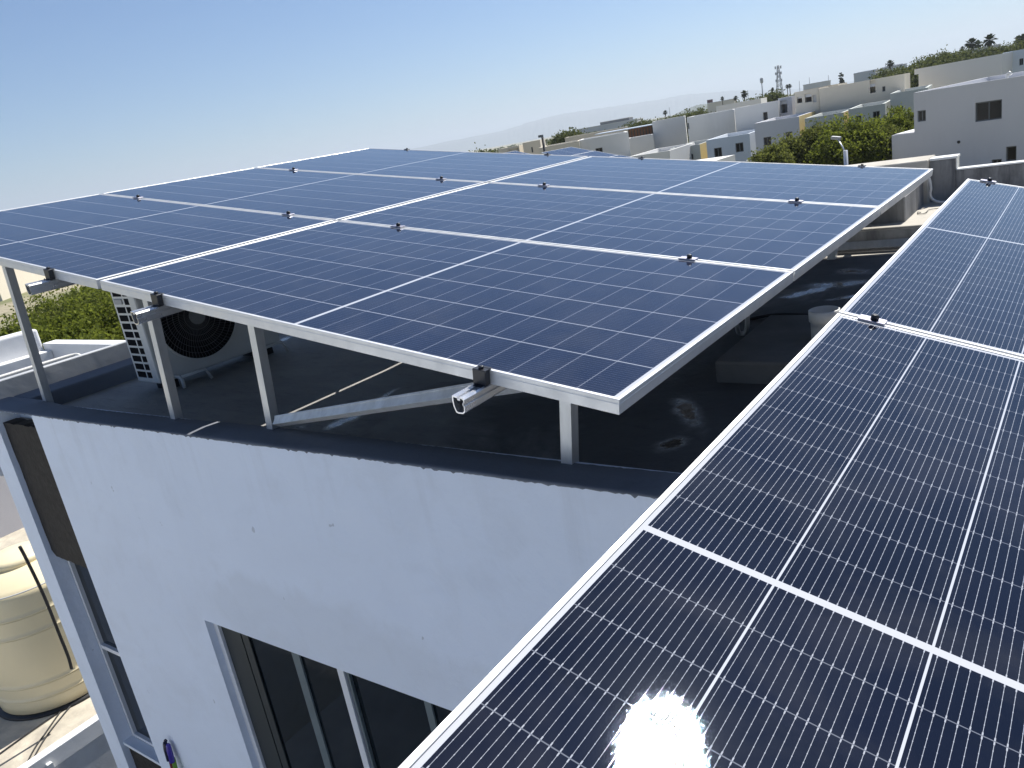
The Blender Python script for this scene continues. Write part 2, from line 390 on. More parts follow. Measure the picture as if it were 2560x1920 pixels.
# ------------------------------------------------------------------ rails, clamps, posts under the large array (array frame coordinates)
AM = WA.to_4x4(); AM.translation = OA
VMAX = 3*PW + 2*GV
RAILPROF = [(-0.019, 0.0), (-0.004, 0.0), (-0.004, -0.006), (0.004, -0.006), (0.004, 0.0), (0.012, 0.0), (0.0165, -0.004), (0.0165, -0.010), (0.013, -0.012), (0.013, -0.018), (0.0165, -0.020), (0.0165, -0.034), (0.011, -0.040), (-0.004, -0.042), (-0.010, -0.040), (-0.0165, -0.026), (-0.019, -0.012)]
RU = [(-1.700, 'left column, outer', 'far left, beyond the picture edge'), (-0.358, 'left column, inner', ''), (0.377, 'right column, inner', ''), (1.735, 'right column, outer', '')]
def hollow(b, prof, p, q, up=Vector((0, 0, 1))):      # thin walled extrusion with open ends
    p = Vector(p); q = Vector(q); d = (q-p).normalized(); sx = d.cross(up).normalized(); uz = sx.cross(d)
    cx = sum(x for x, z in prof)/len(prof); cz = -0.020
    inn = [(cx+(x-cx)*0.84, cz+(z-cz)*0.84) for x, z in prof]
    def rg(pp, P): return [b.bm.verts.new(P + sx*x + uz*z) for x, z in pp]
    A, B, C_, D = rg(prof, p), rg(prof, q), rg(inn, q), rg(inn, p); n = len(prof)
    for a, c in ((A, B), (B, C_), (C_, D), (D, A)):
        for k in range(n): b.bm.faces.new((a[k], a[(k+1) % n], c[(k+1) % n], c[k]))
railinfo = {-1.700: 'outer rail of the left column', -0.358: 'inner rail of the left column', 0.377: 'inner rail of the right column', 1.735: 'outer rail of the right column'}
rail_labels = {-1.700: 'aluminium rail under the outer side of the left panel column', -0.358: 'aluminium rail end sticking out above the green bushes beside the leaning post',
               0.377: 'aluminium rail end sticking out in front of the air conditioner', 1.735: 'open aluminium rail end sticking out near the overhanging panel corner'}
for u, _, _ in RU:
    b = MB()
    hollow(b, RAILPROF, (u, -0.098, -TH-0.0005), (u, VMAX + 0.05, -TH-0.0005))
    o = b.build('mounting_rail', M['rail'], None, AM)
    tag(o, rail_labels[u], 'rail', 'aluminium rails under the large array')
def end_clamp():
    r = empty('end_clamp')
    b = MB(); b.box((-0.019, -0.020, -0.036), (0.019, -0.001, 0.0035)); b.box((-0.019, -0.001, 0.0008), (0.019, 0.009, 0.0035)); b.bevel(0.0012, 1)
    b.build('clamp_body', M['black'], r)
    c = MB(); c.lathe([(0.0068, 0.0), (0.0068, 0.006), (0.004, 0.007)], (0, -0.009, 0.0036), 6); c.build('bolt_head', M['black'], r)
    d = MB(); d.box((-0.012, -0.030, -0.036), (0.012, -0.004, -0.0345)); d.build('clamp_foot', M['black'], r)
    return r
def mid_clamp():
    r = empty('mid_clamp')
    b = MB(); b.box((-0.030, -0.0165, 0.0006), (0.030, 0.0165, 0.0040)); b.box((-0.030, -0.005, -0.030), (0.030, 0.005, 0.0004)); b.bevel(0.0008, 1)
    b.build('clamp_body', M['clamp_alu'], r)
    c = MB(); c.lathe([(0.0095, 0.0), (0.0095, 0.010), (0.006, 0.0125)], (0.004, 0, 0.0041), 6); c.build('bolt_head', M['black'], r)
    return r
ec = end_clamp(); mc = mid_clamp(); eused = mused = False
seam = {1: 'nearer', 2: 'farther'}
for u, _, _ in RU:
    for k in range(4):
        if k in (0, 3):
            c = ec if not eused else copy_tree(ec); eused = True
            MM = AM @ T(u, 0 if k == 0 else VMAX, 0) @ (Matrix.Identity(4) if k == 0 else Matrix.Rotation(math.pi, 4, 'Z'))
            lab = 'black end clamp, %s edge, %s' % ('front' if k == 0 else 'far', railinfo[u])
        else:
            c = mc if not mused else copy_tree(mc); mused = True
            MM = AM @ T(u, k*(PW+GV) - GV/2, 0)
            lab = 'small mid clamp on the %s row seam, %s' % (seam[k], railinfo[u])
        c.matrix_world = MM
        tag(c, lab, 'clamp', 'panel clamps')
for yb, lab in ((GB/2, 'small grey clamp with black bolt on the seam between the two foreground panels'), (GB+PL+0.004, 'small grey clamp with black bolt on the far edge of the right foreground array')):
    c = copy_tree(mc); c.matrix_world = BM4 @ T(0.078 if yb < 1 else 0.080, yb, 0); tag(c, lab, 'clamp', 'panel clamps')
for xb, lab in ((0.30, 'aluminium rail hidden under the near side of the right foreground array'), (0.86, 'aluminium rail hidden under the outer side of the right foreground array')):
    b = MB(); b.prism(RAILPROF, (xb, -PL, -TH-0.0005), (xb, GB+PL+0.05, -TH-0.0005)); o = b.build('mounting_rail', M['rail'], None, BM4); tag(o, lab, 'rail', 'aluminium rails under the right foreground array')

DECK = 6.24
PTOP = 6.335
def post(u, v, zt, zfloor, label, w_=0.037):
    b = MB(); base = A2W(u, v, 0)
    n = WA @ Vector((0, 0, 1))
    L = (base.z - zfloor) / n.z
    o_, i_ = w_/2, w_/2 - 0.003
    prof = [(-o_, -o_), (o_, -o_), (o_, o_), (o_*0.35, o_), (o_*0.35, o_-0.003), (i_, o_-0.003), (i_, -i_), (-i_, -i_), (-i_, o_-0.003), (-o_*0.35, o_-0.003), (-o_*0.35, o_), (-o_, o_)]
    b.prism([(x, z) for x, z in prof], (u, v, zt), (u, v, -L), Vector((0, 1, 0)))
    pl = MB(); 
    o = b.build('support_post', M['galv'], None, AM)
    tag(o, label, 'post', 'galvanised posts under the large array')
    return o
ZR = -TH - 0.043
post(-1.511, 0.286, -TH-0.002, PTOP-0.02, 'leaning galvanised post at the left picture edge in front of the green bushes')
post(-0.234, 0.286, -TH-0.002, PTOP-0.02, 'galvanised post standing on the parapet in front of the air conditioner')
post(0.430, 0.303, -TH-0.002, PTOP-0.02, 'galvanised post whose foot meets the slanting brace')
post(1.752, 0.339, ZR, PTOP-0.02, 'short wide galvanised post under the overhanging panel corner')
post(1.715, 3.10, ZR, 6.31, 'short galvanised post at the back of the right column by the lit curb', 0.041)
post(0.43, 3.10, ZR, 6.31, 'galvanised post far back under the middle of the array')
post(-1.5, 3.10, ZR, 6.25, 'galvanised post far back under the left of the array')
# brace
b = MB()
nv = WA @ Vector((0, 1, 0))
inv = AM.inverted()
p0 = inv @ at_pl(694, 1053, A2W(0.43, 0.285, -0.5), nv); p1 = inv @ at_pl(1345, 952, A2W(1.7, 0.12, -0.1), nv)
pr = [(-0.017, -0.017), (0.017, -0.017), (0.017, 0.017), (0.011, 0.017), (0.011, 0.015), (-0.011, 0.015), (-0.011, 0.017), (-0.017, 0.017)]
b.prism(pr, p0, p1, Vector((0, -0.75, 0.6)))
o = b.build('diagonal_brace', M['galv'], None, AM); tag(o, 'slanting galvanised channel brace from the post foot to the rail end', 'brace')

# ------------------------------------------------------------------ the white house the array stands on
TH0 = R(1.51)
HB = Matrix.Rotation(TH0, 4, 'Z'); HB.translation = Vector((0, 0, 0))   # building frame: x along the facade, y into the house
house = empty('white_house', T(0, 0, 0) @ HB)
tag(house, 'white plastered house in the foreground carrying the solar arrays on its flat roof', 'house')
YF = 0.162
def hpart(b, name, mat, parent=None): return b.build(name, mat, parent or house)
XL, XR = -2.085, 2.47
SX0, SX1 = -1.902, -1.428            # recessed slot
WX0, WX1, WZ0, WZ1 = -0.378, 1.42, 3.62, 5.385
# front wall with window opening, and the slot
b = MB()
ZT = PTOP - 0.004
def quadgrid(b, x0, x1, z0, z1, y):
    nx = max(1, int((x1-x0)/0.12)); nz = max(1, int((z1-z0)/0.12))
    vs_ = [[b.bm.verts.new((x0+(x1-x0)*i/nx, y, z0+(z1-z0)*j/nz)) for i in range(nx+1)] for j in range(nz+1)]
    for j in range(nz):
        for i in range(nx): b.bm.faces.new((vs_[j][i], vs_[j][i+1], vs_[j+1][i+1], vs_[j+1][i]))
T_ = 0.145
b.box((SX1, YF, WZ1), (XR, YF+T_, ZT))
b.box((SX1, YF, 0), (WX0, YF+T_, WZ1))
b.box((WX1, YF, 0), (XR, YF+T_, WZ1))
b.box((WX0, YF, 0), (WX1, YF+T_, WZ0))
b.box((XL, YF, 0), (SX0, YF+T_, ZT))
b.box((SX0, YF+0.125, 0), (SX1, YF+T_, 3.9))
b.box((SX0, YF+0.125, 5.43), (SX1, YF+T_, ZT))
b.box((XL, YF+T_, 0), (XL+0.15, 4.3, 6.1))
hpart(b, 'wall', M['facade'])
# camera-side wing the photographer stands on
b = MB(); b.box((XR, -4.0, 0), (6.6, YF+T_, 6.02)); hpart(b, 'wing', M['white'])
b = MB(); b.box((XL, -9.0, 2.7), (XR, YF, 3.1)); hpart(b, 'terrace', M['slab'])  # unseen terrace, lengthened and pale so it bounces light onto the front wall
opp = empty('added_bounce_house', HB); tag(opp, 'unseen white house added behind the photographer to bounce sunlight onto the front wall', 'house')  # added out of view; its sunlit wall throws light back at the facade
b = MB(); b.box((-13.0, -16.0, 0), (1.0, -10.2, 7.6)); b.build('wall', M['white'], opp)
b = MB(); b.box((-13.1, -16.1, 7.603), (1.1, -10.1, 7.75)); b.build('roof', M['slab'], opp)
# parapet: front run with ragged coated edge
rnd = random.Random(7)
def parapet_front():
    b = MB(); n = 420; rings = []
    for i in range(n+1):
        x = XL + (XR - XL) * i / n
        wob = 0.003*math.sin(x*3.1) + 0.001*math.sin(x*9.7+1) + rnd.uniform(-0.0005, 0.0005)
        inner = YF + 0.150 + 0.006*math.sin(x*2.3+.7) + rnd.uniform(-0.002, 0.002)
        if x < -1.35: inner += 0.03 * min(1, (-1.35-x)/0.3)
        low = PTOP - 0.0045 - 0.0015*math.sin(x*5.2) - abs(rnd.gauss(0, 0.0022)) - (0.006 if rnd.random() < 0.05 else 0)
        ys = [(YF-0.0022, low), (YF-0.0022, PTOP-0.003), (YF+0.003, PTOP+0.0005), (YF+0.016, PTOP+0.002+wob*.5), (YF+0.075, PTOP+0.004+wob), (inner-0.012, PTOP+wob*.6), (inner, PTOP-0.012), (inner+0.012, DECK-0.06)]
        rings.append([b.bm.verts.new((x, y, z)) for y, z in ys])
    for a, c in zip(rings, rings[1:]):
        for k in range(len(a)-1):
            f = b.bm.faces.new((a[k], c[k], c[k+1], a[k+1])); f.smooth = True
    return b
hpart(parapet_front(), 'parapet', M['parapet'])
b = MB(); b.box((XL, YF+0.18, DECK-0.3), (XL+0.225, 4.2, PTOP-0.004)); b.bevel(0.012, 2)
hpart(b, 'side_parapet', M['parapet'])
# deck, gently rising to the back
def deck_z(y): return DECK + max(0, y-1.4)*0.05
b = MB(); nx, ny = 10, 12
vv = [[b.bm.verts.new((XL+0.1+(6.5-XL-0.1)*i/nx, YF+0.05+(4.25-YF)*j/ny, deck_z(YF+0.05+(4.25-YF)*j/ny))) for i in range(nx+1)] for j in range(ny+1)]
for j in range(ny):
    for i in range(nx): b.bm.faces.new((vv[j][i], vv[j][i+1], vv[j+1][i+1], vv[j+1][i]))
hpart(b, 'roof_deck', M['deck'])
b = MB(); b.box((XL+0.1, YF+0.10, 5.8), (6.5, 4.24, DECK-0.045)); hpart(b, 'roof_slab', M['concrete'])
# back step: lit curb strip, upper slab
Y0 = 3.075
b = MB(); b.box((-2.0, Y0, 6.20), (6.5, Y0+0.40, 6.328)); b.bevel(0.004, 1); hpart(b, 'lit_curb', M['slab'])
b = MB(); b.box((-2.0, Y0+0.165, 6.2), (6.5, Y0+0.36, 6.365)); b.bevel(0.012, 2); hpart(b, 'step_base', M['concrete'])
b = MB(); b.box((-2.0, Y0+0.182, 6.2), (6.5, 4.35, 6.44)); b.bevel(0.008, 2); hpart(b, 'upper_slab', M['slab'])
b = MB(); b.box((-2.0, Y0+0.174, 6.372), (6.5, Y0+0.1815, 6.427)); hpart(b, 'step_face', M['concrete'])
# low stained walls at the back (low block, long wall with raised end)
b = MB(); b.box((-1.9, 3.40, 6.43), (2.02, 4.0, 6.578)); b.bevel(0.006, 1); hpart(b, 'low_block', M['concrete'])
b = MB(); b.box((-1.9, 3.995, 6.43), (2.045, 4.30, 6.700)); b.bevel(0.005, 1); hpart(b, 'back_coping', M['slab'])
b = MB(); b.box((2.046, 4.05, 6.43), (2.185, 4.17, 6.687)); b.box((2.185, 4.05, 6.43), (6.4, 4.13, 6.616)); b.bevel(0.004, 1); hpart(b, 'back_wall', M['concrete_d'])
b = MB(); b.box((2.048, 4.047, 6.6875), (2.195, 4.175, 6.700)); b.box((2.1855, 4.06, 6.617), (2.1905, 4.17, 6.687)); b.box((2.191, 4.047, 6.617), (6.4, 4.133, 6.625)); hpart(b, 'coping', M['pvc'])
# concrete plinth in the gap between the arrays
b = MB(); b.box((1.735, 1.25, 6.2), (2.9, 1.90, 6.325)); b.bevel(0.012, 2); hpart(b, 'plinth', M['plinth'])
# slot: stone panels, window
def stone(x0, x1, z0, z1, y0, y1, notch):
    b = MB(); pts = [(x0+notch, z0), (x1, z0-0.012), (x1, z1), (x0, z1), (x0, z0+notch)]
    nn = []
    for (ax, az), (bx, bz) in zip(pts, pts[1:]+pts[:1]):
        k = max(1, int(math.hypot(bx-ax, bz-az)/0.03))
        for i in range(k):
            t = i/k; nn.append((ax+(bx-ax)*t + (rnd.uniform(-.004, .004) if i else 0), az+(bz-az)*t + (rnd.uniform(-.004, .004) if i else 0)))
    f = [b.bm.verts.new((x, y0, z)) for x, z in nn]; g = [b.bm.verts.new((x, y1, z)) for x, z in nn]
    b.bm.faces.new(f); b.bm.faces.new(g[::-1])
    for i in range(len(f)): b.bm.faces.new((f[i], f[(i+1) % len(f)], g[(i+1) % len(f)], g[i]))
    return b
hpart(stone(SX0+0.004, SX1-0.002, 5.425, 6.245, YF+0.028, YF+0.10, 0.035), 'stone_panel', M['stone'])
hpart(stone(SX0+0.012, SX1-0.002, 3.10, 4.085, YF+0.035, YF+0.10, 0.0), 'stone_panel', M['stone'])
def window(x0, x1, z0, z1, y, mull, fw=0.03, name='window', inside=True, mats=('winframe', 'glass'), hm=()):
    b = MB(); d = 0.04
    b.box((x0, y, z0), (x0+fw, y+d, z1)); b.box((x1-fw, y, z0), (x1, y+d, z1)); b.box((x0+fw, y, z1-fw), (x1-fw, y+d, z1)); b.box((x0+fw, y, z0), (x1-fw, y+d, z0+fw))
    for mx in mull: b.box((mx-fw*0.55, y+0.002, z0+fw), (mx+fw*0.55, y+d, z1-fw))
    for mz in hm: b.box((x0+fw, y+0.002, mz-fw*0.6), (x1-fw, y+d, mz+fw*0.6))
    f = b.build(name, M[mats[0]], house)
    g = MB(); g.box((x0+fw, y+0.022, z0+fw), (x1-fw, y+0.026, z1-fw)); g.build('pane', M[mats[1]], f)
    return f
window(WX0, WX1, WZ0, WZ1, YF+0.034, (0.485,), 0.034)
M['stile_reflect'] = plain('inner_frame_and_reflection', (0.12, 0.15, 0.16), 0.4)
f2 = MB(); f2.box((0.165, YF+0.046, WZ0+0.03), (0.215, YF+0.054, WZ1-0.034)); f2.box((0.925, YF+0.046, WZ0+0.03), (0.960, YF+0.054, WZ1-0.034)); f2.box((0.518, YF+0.04, WZ0+0.03), (0.528, YF+0.054, WZ1-0.034)); f2.build('stile_and_reflection', M['stile_reflect'], house)  # inner stiles, plus a right-hand grey strip standing in for a reflection
f2 = MB(); f2.box((-0.345, YF+0.048, WZ0+0.03), (-0.20, YF+0.0535, WZ1-0.034)); f2.box((-0.19, YF+0.048, WZ0+0.03), (-0.14, YF+0.0535, WZ1-0.034)); f2.build('curtain_edge', plain('dark_tinted_curtain', (0.014, 0.021, 0.024), 0.6), house)
window(SX0+0.012, SX1+0.05, 4.11, 5.42, YF+0.082, (), 0.022, hm=(4.775,))
b = MB(); b.box((SX0, YF+0.02, 4.086), (SX1, YF+0.082, 4.108)); hpart(b, 'window_sill', M['white'])

# ------------------------------------------------------------------ things on the roof
def ac_unit():
    # local frame: x towards the fan side, y along the unit, z up; origin at the near bottom corner of the fan face
    r = empty('air_conditioner', T(-1.228, 0.705, 6.298))
    H, D, Wd = 0.56, 0.262, 0.80
    def frame_box(b, a, c): b.box(a, c)
    b = MB(); b.box((-D, 0.004, 0.0), (0, Wd, H)); b.bevel(0.012, 2)
    body = b.build('casing', M['acwhite'], r)
    # near side: lattice of openings, two columns
    g = MB(); rows = 11
    for k in range(rows):
        z1 = H - 0.035 - k*0.046; z0 = z1 - 0.033
        for (x0, x1) in ((-D+0.035, -D+0.130), (-D+0.150, -D+0.196)):
            if k == 1 and x0 < -D+0.1: continue
            g.box((x0, 0.0015, z0), (x1, 0.006, z1))
    g.build('side_louvre', M['acdark'], r)
    g = MB(); z1 = H-0.035-0.046; g.box((-D+0.035, -0.004, z1-0.030), (-D+0.125, 0.0035, z1)); g.bevel(0.003, 2); g.build('side_handle', plain('grey_handle', (0.40, 0.41, 0.42), 0.5), r)
    # fan: dark disc, concentric wires, radial wires, hub
    cy, cz, rad = 0.315, 0.30, 0.242
    def disc(b, r0, r1, x0, x1, n=64):
        rr = [[b.bm.verts.new((x, cy+q*math.cos(2*math.pi*k/n), cz+q*math.sin(2*math.pi*k/n))) for k in range(n)] for q, x in ((r0, x0), (r1, x0), (r1, x1), (r0, x1))]
        for a, c in zip(rr, rr[1:]+rr[:1]):
            for k in range(n): b.bm.faces.new((a[k], a[(k+1) % n], c[(k+1) % n], c[k]))
    b = MB(); n = 64; ring = [b.bm.verts.new((0.0012, cy+rad*math.cos(2*math.pi*k/n), cz+rad*math.sin(2*math.pi*k/n))) for k in range(n)]; b.bm.faces.new(ring)
    b.build('fan_opening', M['acdark'], r)
    b = MB()
    for q in (0.075, 0.108, 0.141, 0.174, 0.207): disc(b, q, q+0.0022, 0.003, 0.006)
    for k in range(72):
        a0 = 2*math.pi*k/72; pts = [(0.0075, cy+q*math.cos(a0+(q-0.05)*1.6), cz+q*math.sin(a0+(q-0.05)*1.6)) for q in (0.045, 0.1, 0.15, 0.2, 0.238)]
        b.tube(pts, 0.0011, 4, False)
    gr = b.build('fan_grille', plain('grille_wire', (0.15, 0.15, 0.16), 0.4), r)
    b = MB(); disc(b, rad-0.004, rad+0.006, 0.001, 0.009); b.build('fan_ring', M['acwhite'], r)
    b = MB(); ring = [b.bm.verts.new((0.011, cy+0.047*math.cos(2*math.pi*k/32), cz+0.047*math.sin(2*math.pi*k/32))) for k in range(32)]; f0 = b.bm.faces.new(ring)
    ex = bmesh.ops.extrude_face_region(b.bm, geom=[f0]); bmesh.ops.translate(b.bm, vec=(-0.008, 0, 0), verts=[v for v in ex['geom'] if isinstance(v, bmesh.types.BMVert)])
    b.build('fan_hub', plain('hub_grey', (0.22, 0.23, 0.24), 0.5), r)
    for y in (0.10, 0.62):
        b = MB(); b.tube([(-0.02, y, 0.012), (0.045, y, 0.012), (0.06, y, -0.004), (0.06, y, -0.050)], 0.010, 8)
        b.tube([(0.045, y, 0.010), (0.045, y+0.15, 0.010), (0.06, y+0.17, -0.050)], 0.009, 8); b.build('foot', M['acwhite'], r)
    b = MB(); b.box((-D+0.07, 0.07, -0.055), (-0.05, 0.13, -0.001)); b.build('rubber_pad', M['rubber'], r)
    b = MB(); b.box((-D+0.02, 0.66, -0.055), (-0.02, 0.74, -0.001)); b.build('rubber_pad', M['rubber'], r)
    return r
ac = ac_unit(); ac.rotation_euler = (0, 0, R(-2.5)); tag(ac, 'white outdoor air conditioner unit with round fan standing on the roof under the panels', 'air conditioner')
# pvc vent pipe
b = MB(); b.lathe([(0.050, 0.0), (0.050, 0.075), (0.0555, 0.078), (0.0555, 0.118), (0.052, 0.120), (0.050, 0.118), (0.050, 0.06)], (0, 0, 0), 40, False)
b.bm.faces.ensure_lookup_table()
o = b.build('vent_pipe', M['pvc'], None, T(2.018, 1.60, 6.318)); tag(o, 'white plastic vent pipe stub beside the corner of the foreground panel', 'pipe')
# cables and conduits
def cable(name, pts, r_, mat, label, cat, n=6):
    P = [Vector(p) for p in pts]; out = []
    for i in range(len(P)-1):
        p0, p1, p2, p3 = P[max(i-1, 0)], P[i], P[i+1], P[min(i+2, len(P)-1)]
        for k in range(6):
            t = k/6
            out.append(0.5*((2*p1)+(p2-p0)*t+(2*p0-5*p1+4*p2-p3)*t*t+(3*p1-p0-3*p2+p3)*t**3))
    out.append(P[-1])
    b = MB(); b.tube(out, r_, n); o = b.build(name, mat, None); tag(o, label, cat); return o
dz = lambda x, y, dzv=6.25: at_z(x, y, dzv)
cable('black_cable', [dz(1846, 806, 6.262), dz(1880, 797, 6.275), dz(1930, 788, 6.285), dz(1990, 787, 6.285), dz(2045, 790, 6.285), dz(2120, 800, 6.285)], 0.0075, M['rubber'], 'black hose lying on the dark roof between the two arrays', 'hose')
cable('conduit_loop', [at_z(1840, 775, 6.40), at_z(1842, 812, 6.33), at_z(1848, 832, 6.275), at_z(1862, 832, 6.275), at_z(1868, 812, 6.33), at_z(1868, 770, 6.42)], 0.010, M['conduit'], 'grey flexible conduit loop hanging below the right edge of the large array', 'conduit', 8)
W2Y = 4.06
wp = lambda x, y, yy=4.05: at_pl(x, y, (0, yy, 0), Vector((0, 1, 0)))
cable('wall_conduit', [wp(2300, 425, 3.98), wp(2321, 443, 4.0), wp(2327, 470, 4.0), wp(2325, 485, 4.0), wp(2331, 498, 4.0), wp(2346, 505, 3.99), wp(2368, 505, 3.98), wp(2400, 500, 3.98)], 0.0085, M['conduit'], 'pale curved conduit pipe running down the corner of the stained wall', 'conduit', 8)
cable('thin_wire', [at_z(2302, 531, 6.446), at_z(2294, 530, 6.446), at_z(2296, 534, 6.446), at_z(2306, 534.5, 6.446), at_z(2315, 531, 6.446), at_z(2321, 525, 6.446), at_z(2335, 522, 6.446), at_z(2356, 520.5, 6.446)], 0.0022, M['rubber'], 'thin looped wire on the pale roof slab', 'wire', 5)
b = MB(); prs = [(-0.020, 0.0205), (-0.020, -0.0205), (0.020, -0.0205), (0.020, 0.0205), (0.012, 0.0205), (0.012, 0.016), (-0.012, 0.016), (-0.012, 0.0205)]
q0 = Vector((1.0, Y0+0.125, 6.362)); q1 = Vector((3.4, Y0+0.175, 6.374)); b.prism(prs, q0, q1, Vector((0, 0.35, 1)))
o = b.build('steel_channel', M['galv'], None); tag(o, 'long steel channel laid along the step at the back of the roof', 'channel')
cable('black_cable', [(-0.55, 1.55, 6.262), (-0.35, 1.70, 6.262), (0.0, 1.95, 6.285), (0.2, 1.80, 6.28), (0.5, 1.9, 6.285), (0.9, 2.3, 6.30)], 0.009, M['rubber'], 'black cable trailing on the roof behind the air conditioner', 'cable')
cable('hanging_cable', [A2W(0.2, 1.3, -0.06), A2W(0.05, 1.25, -0.3), A2W(-0.05, 1.3, -0.5), (-0.28, 1.55, 6.262)], 0.007, M['rubber'], 'black cable hanging from the panels to the roof', 'cable')
# brooms leaning on the facade
def broom(xt, zt, lean, cc, gc, label, hook):
    r = empty('broom', HB @ T(xt, YF-0.028, zt))
    d = Vector((lean, -0.16, -1.3))
    b = MB(); b.tube([Vector((0, 0, -0.10)) , Vector((0, 0, -0.10)) + d], 0.0115, 12); b.build('stick', cc, r)
    b = MB(); b.tube([(0, 0, 0), (0, -0.001, -0.012), (0, -0.004, -0.04), (0.003, -0.010, -0.115)], [0.008, 0.0125, 0.0145, 0.0145], 12); g = b.build('grip', gc, r)
    if hook:
        b = MB(); b.tube([(0.0, 0, -0.012), (0.006, 0.0, 0.014), (0.022, 0.0, 0.024), (0.034, 0.0, 0.016)], 0.004, 8); b.build('hanger', gc, r)
    else:
        b = MB(); b.tube([(0, -0.0155, -0.030), (0, -0.010, -0.030)], 0.0045, 10); b.build('hole', M['rubber'], r)
    b = MB(); e = Vector((0, 0, -0.10)) + d; b.box((-0.15, -0.03, -0.05), (0.15, 0.03, 0.02), T(*e)); b.build('brush_head', M['rubber'], r)
    return tag(r, label, 'broom', 'broom sticks against the white wall')
broom(-1.155, 4.415, 0.10, plain('green_stick', (0.17, 0.33, 0.03), 0.4), plain('purple_plastic', (0.050, 0.030, 0.30), 0.35), 'broom with green stick and purple grip leaning on the white wall', False)
broom(-1.186, 4.417, 0.10, plain('red_stick', (0.22, 0.012, 0.012), 0.4), plain('navy_plastic', (0.010, 0.012, 0.04), 0.35), 'broom with red stick and black hooked grip leaning on the white wall', True)


# ------------------------------------------------------------------ lower neighbour with the water tank
NB = empty('neighbour_house', HB); tag(NB, 'low neighbouring house with dusty concrete roof carrying the beige water tank', 'house')
b = MB(); b.box((-12.5, -6, 0), (-4.05, 1.02, 2.99)); b.build('wall', mat_plaster('rough_grey_stucco', (0.55, 0.57, 0.60), (0.35, 0.36, 0.37), 0.5, 6.0, 0.8), NB)
M['tanroof'] = mat_concrete('dusty_tan_roof', (0.52, 0.47, 0.38), (0.26, 0.235, 0.20), 0.7, False, 3.0)
b = MB(); nx, ny = 4, 4; b.box((-12.4, -6, 2.992), (-4.13, 3.8, 3.0)); b.build('roof', M['tanroof'], NB)
b = MB(); b.box((-4.13, -6, 2.9), (-4.04, 1.6, 3.055)); b.bevel(0.006, 1); b.build('roof_edge', M['white2'], NB)
b = MB(); b.box((-4.04, 0.30, 2.86), (-4.0, 0.34, 2.98)); b.build('gutter_bracket', M['white2'], NB)
b = MB(); b.box((-18, 0.2, 2.9), (-9.95, 9.0, 3.95)); b.build('setback_wall', mat_plaster('lilac_grey_plaster', (0.66, 0.65, 0.68), (0.5, 0.5, 0.52), 0.3), NB)
b = MB(); b.box((-18, 0.15, 3.95), (-9.90, 9.0, 4.02)); b.build('setback_roof', M['tanroof'], NB)
# tank
tk = empty('water_tank', T(-5.16, 0.86, 3.0)); tag(tk, 'round beige plastic water tank with ribs standing on the low roof', 'water tank')
prof = [(0.50, 0.0), (0.555, 0.03)]
for z0 in (0.16, 0.30, 0.80, 0.98): prof += [(0.556, z0-0.05), (0.556, z0-0.012), (0.556, z0-0.010), (0.547, z0-0.008), (0.547, z0-0.001), (0.561, z0+0.001), (0.563, z0+0.006), (0.561, z0+0.012), (0.556, z0+0.016), (0.556, z0+0.05)]
prof += [(0.555, 1.16), (0.545, 1.20), (0.50, 1.235), (0.36, 1.31), (0.26, 1.335)]
b = MB(); b.lathe(prof, n=64); b.build('tank_body', M['tank'], tk)
b = MB(); b.lathe([(0.25, 1.33), (0.26, 1.335), (0.26, 1.375), (0.22, 1.40), (0.05, 1.415)], n=48); b.build('lid', M['tank'], tk)
b = MB(); b.tube([(0.56*math.cos(a), 0.56*math.sin(a), 1.215) for a in [R(-150+10*k) for k in range(19)]], 0.007, 6); b.build('strap', M['conduit'], tk)
b = MB(); b.lathe([(0.52, -0.001), (0.60, 0.0), (0.60, 0.02), (0.52, 0.021)], n=48); b.build('base_pad', M['rubber'], tk)
cable('vent_hose', [at_d(49, 1366, 7.55), at_d(66, 1398, 7.55), at_d(110, 1490, 7.55), at_d(150, 1590, 7.55), at_d(170, 1640, 7.55), at_d(179, 1672, 7.55)], 0.014, M['rubber'], 'black upright pipe in front of the beige water tank', 'pipe', 8)
q = at_z(180, 1683, 3.10)
b = MB(); b.lathe([(0.07, 0), (0.075, 0.02), (0.075, 0.11), (0.05, 0.13)], n=20); vq = empty('pipe_valve', T(*q)); b.build('valve_body', M['rubber'], vq, Matrix.Rotation(R(80), 4, 'Y'))
b = MB(); b.tube([(0.1, 0, 0), (0.35, 0.02, 0)], 0.03, 8); b.build('valve_nipple', M['rubber'], vq); tag(vq, 'black pipe valve at the foot of the upright pipe', 'valve')
rc = lambda x, y: at_z(x, y, 3.012)
cable('roof_cable', [rc(-20, 1898), rc(60, 1840), rc(140, 1785), rc(220, 1732), rc(245, 1718)], 0.0065, M['rubber'], 'single thin cable crossing the dusty tan roof', 'cable', 6)
cable('roof_cable', [rc(30, 1990), rc(80, 1882), rc(115, 1830), rc(150, 1780), rc(185, 1735), rc(225, 1705)], 0.0065, M['rubber'], 'thick cable pair running from the tank to the roof edge', 'cable', 6)
cable('roof_cable', [rc(40, 1990), rc(92, 1880), rc(125, 1828), rc(165, 1778), rc(195, 1743), rc(230, 1690)], 0.0065, M['rubber'], 'second cable crossing its neighbour beside the tank', 'cable', 6)

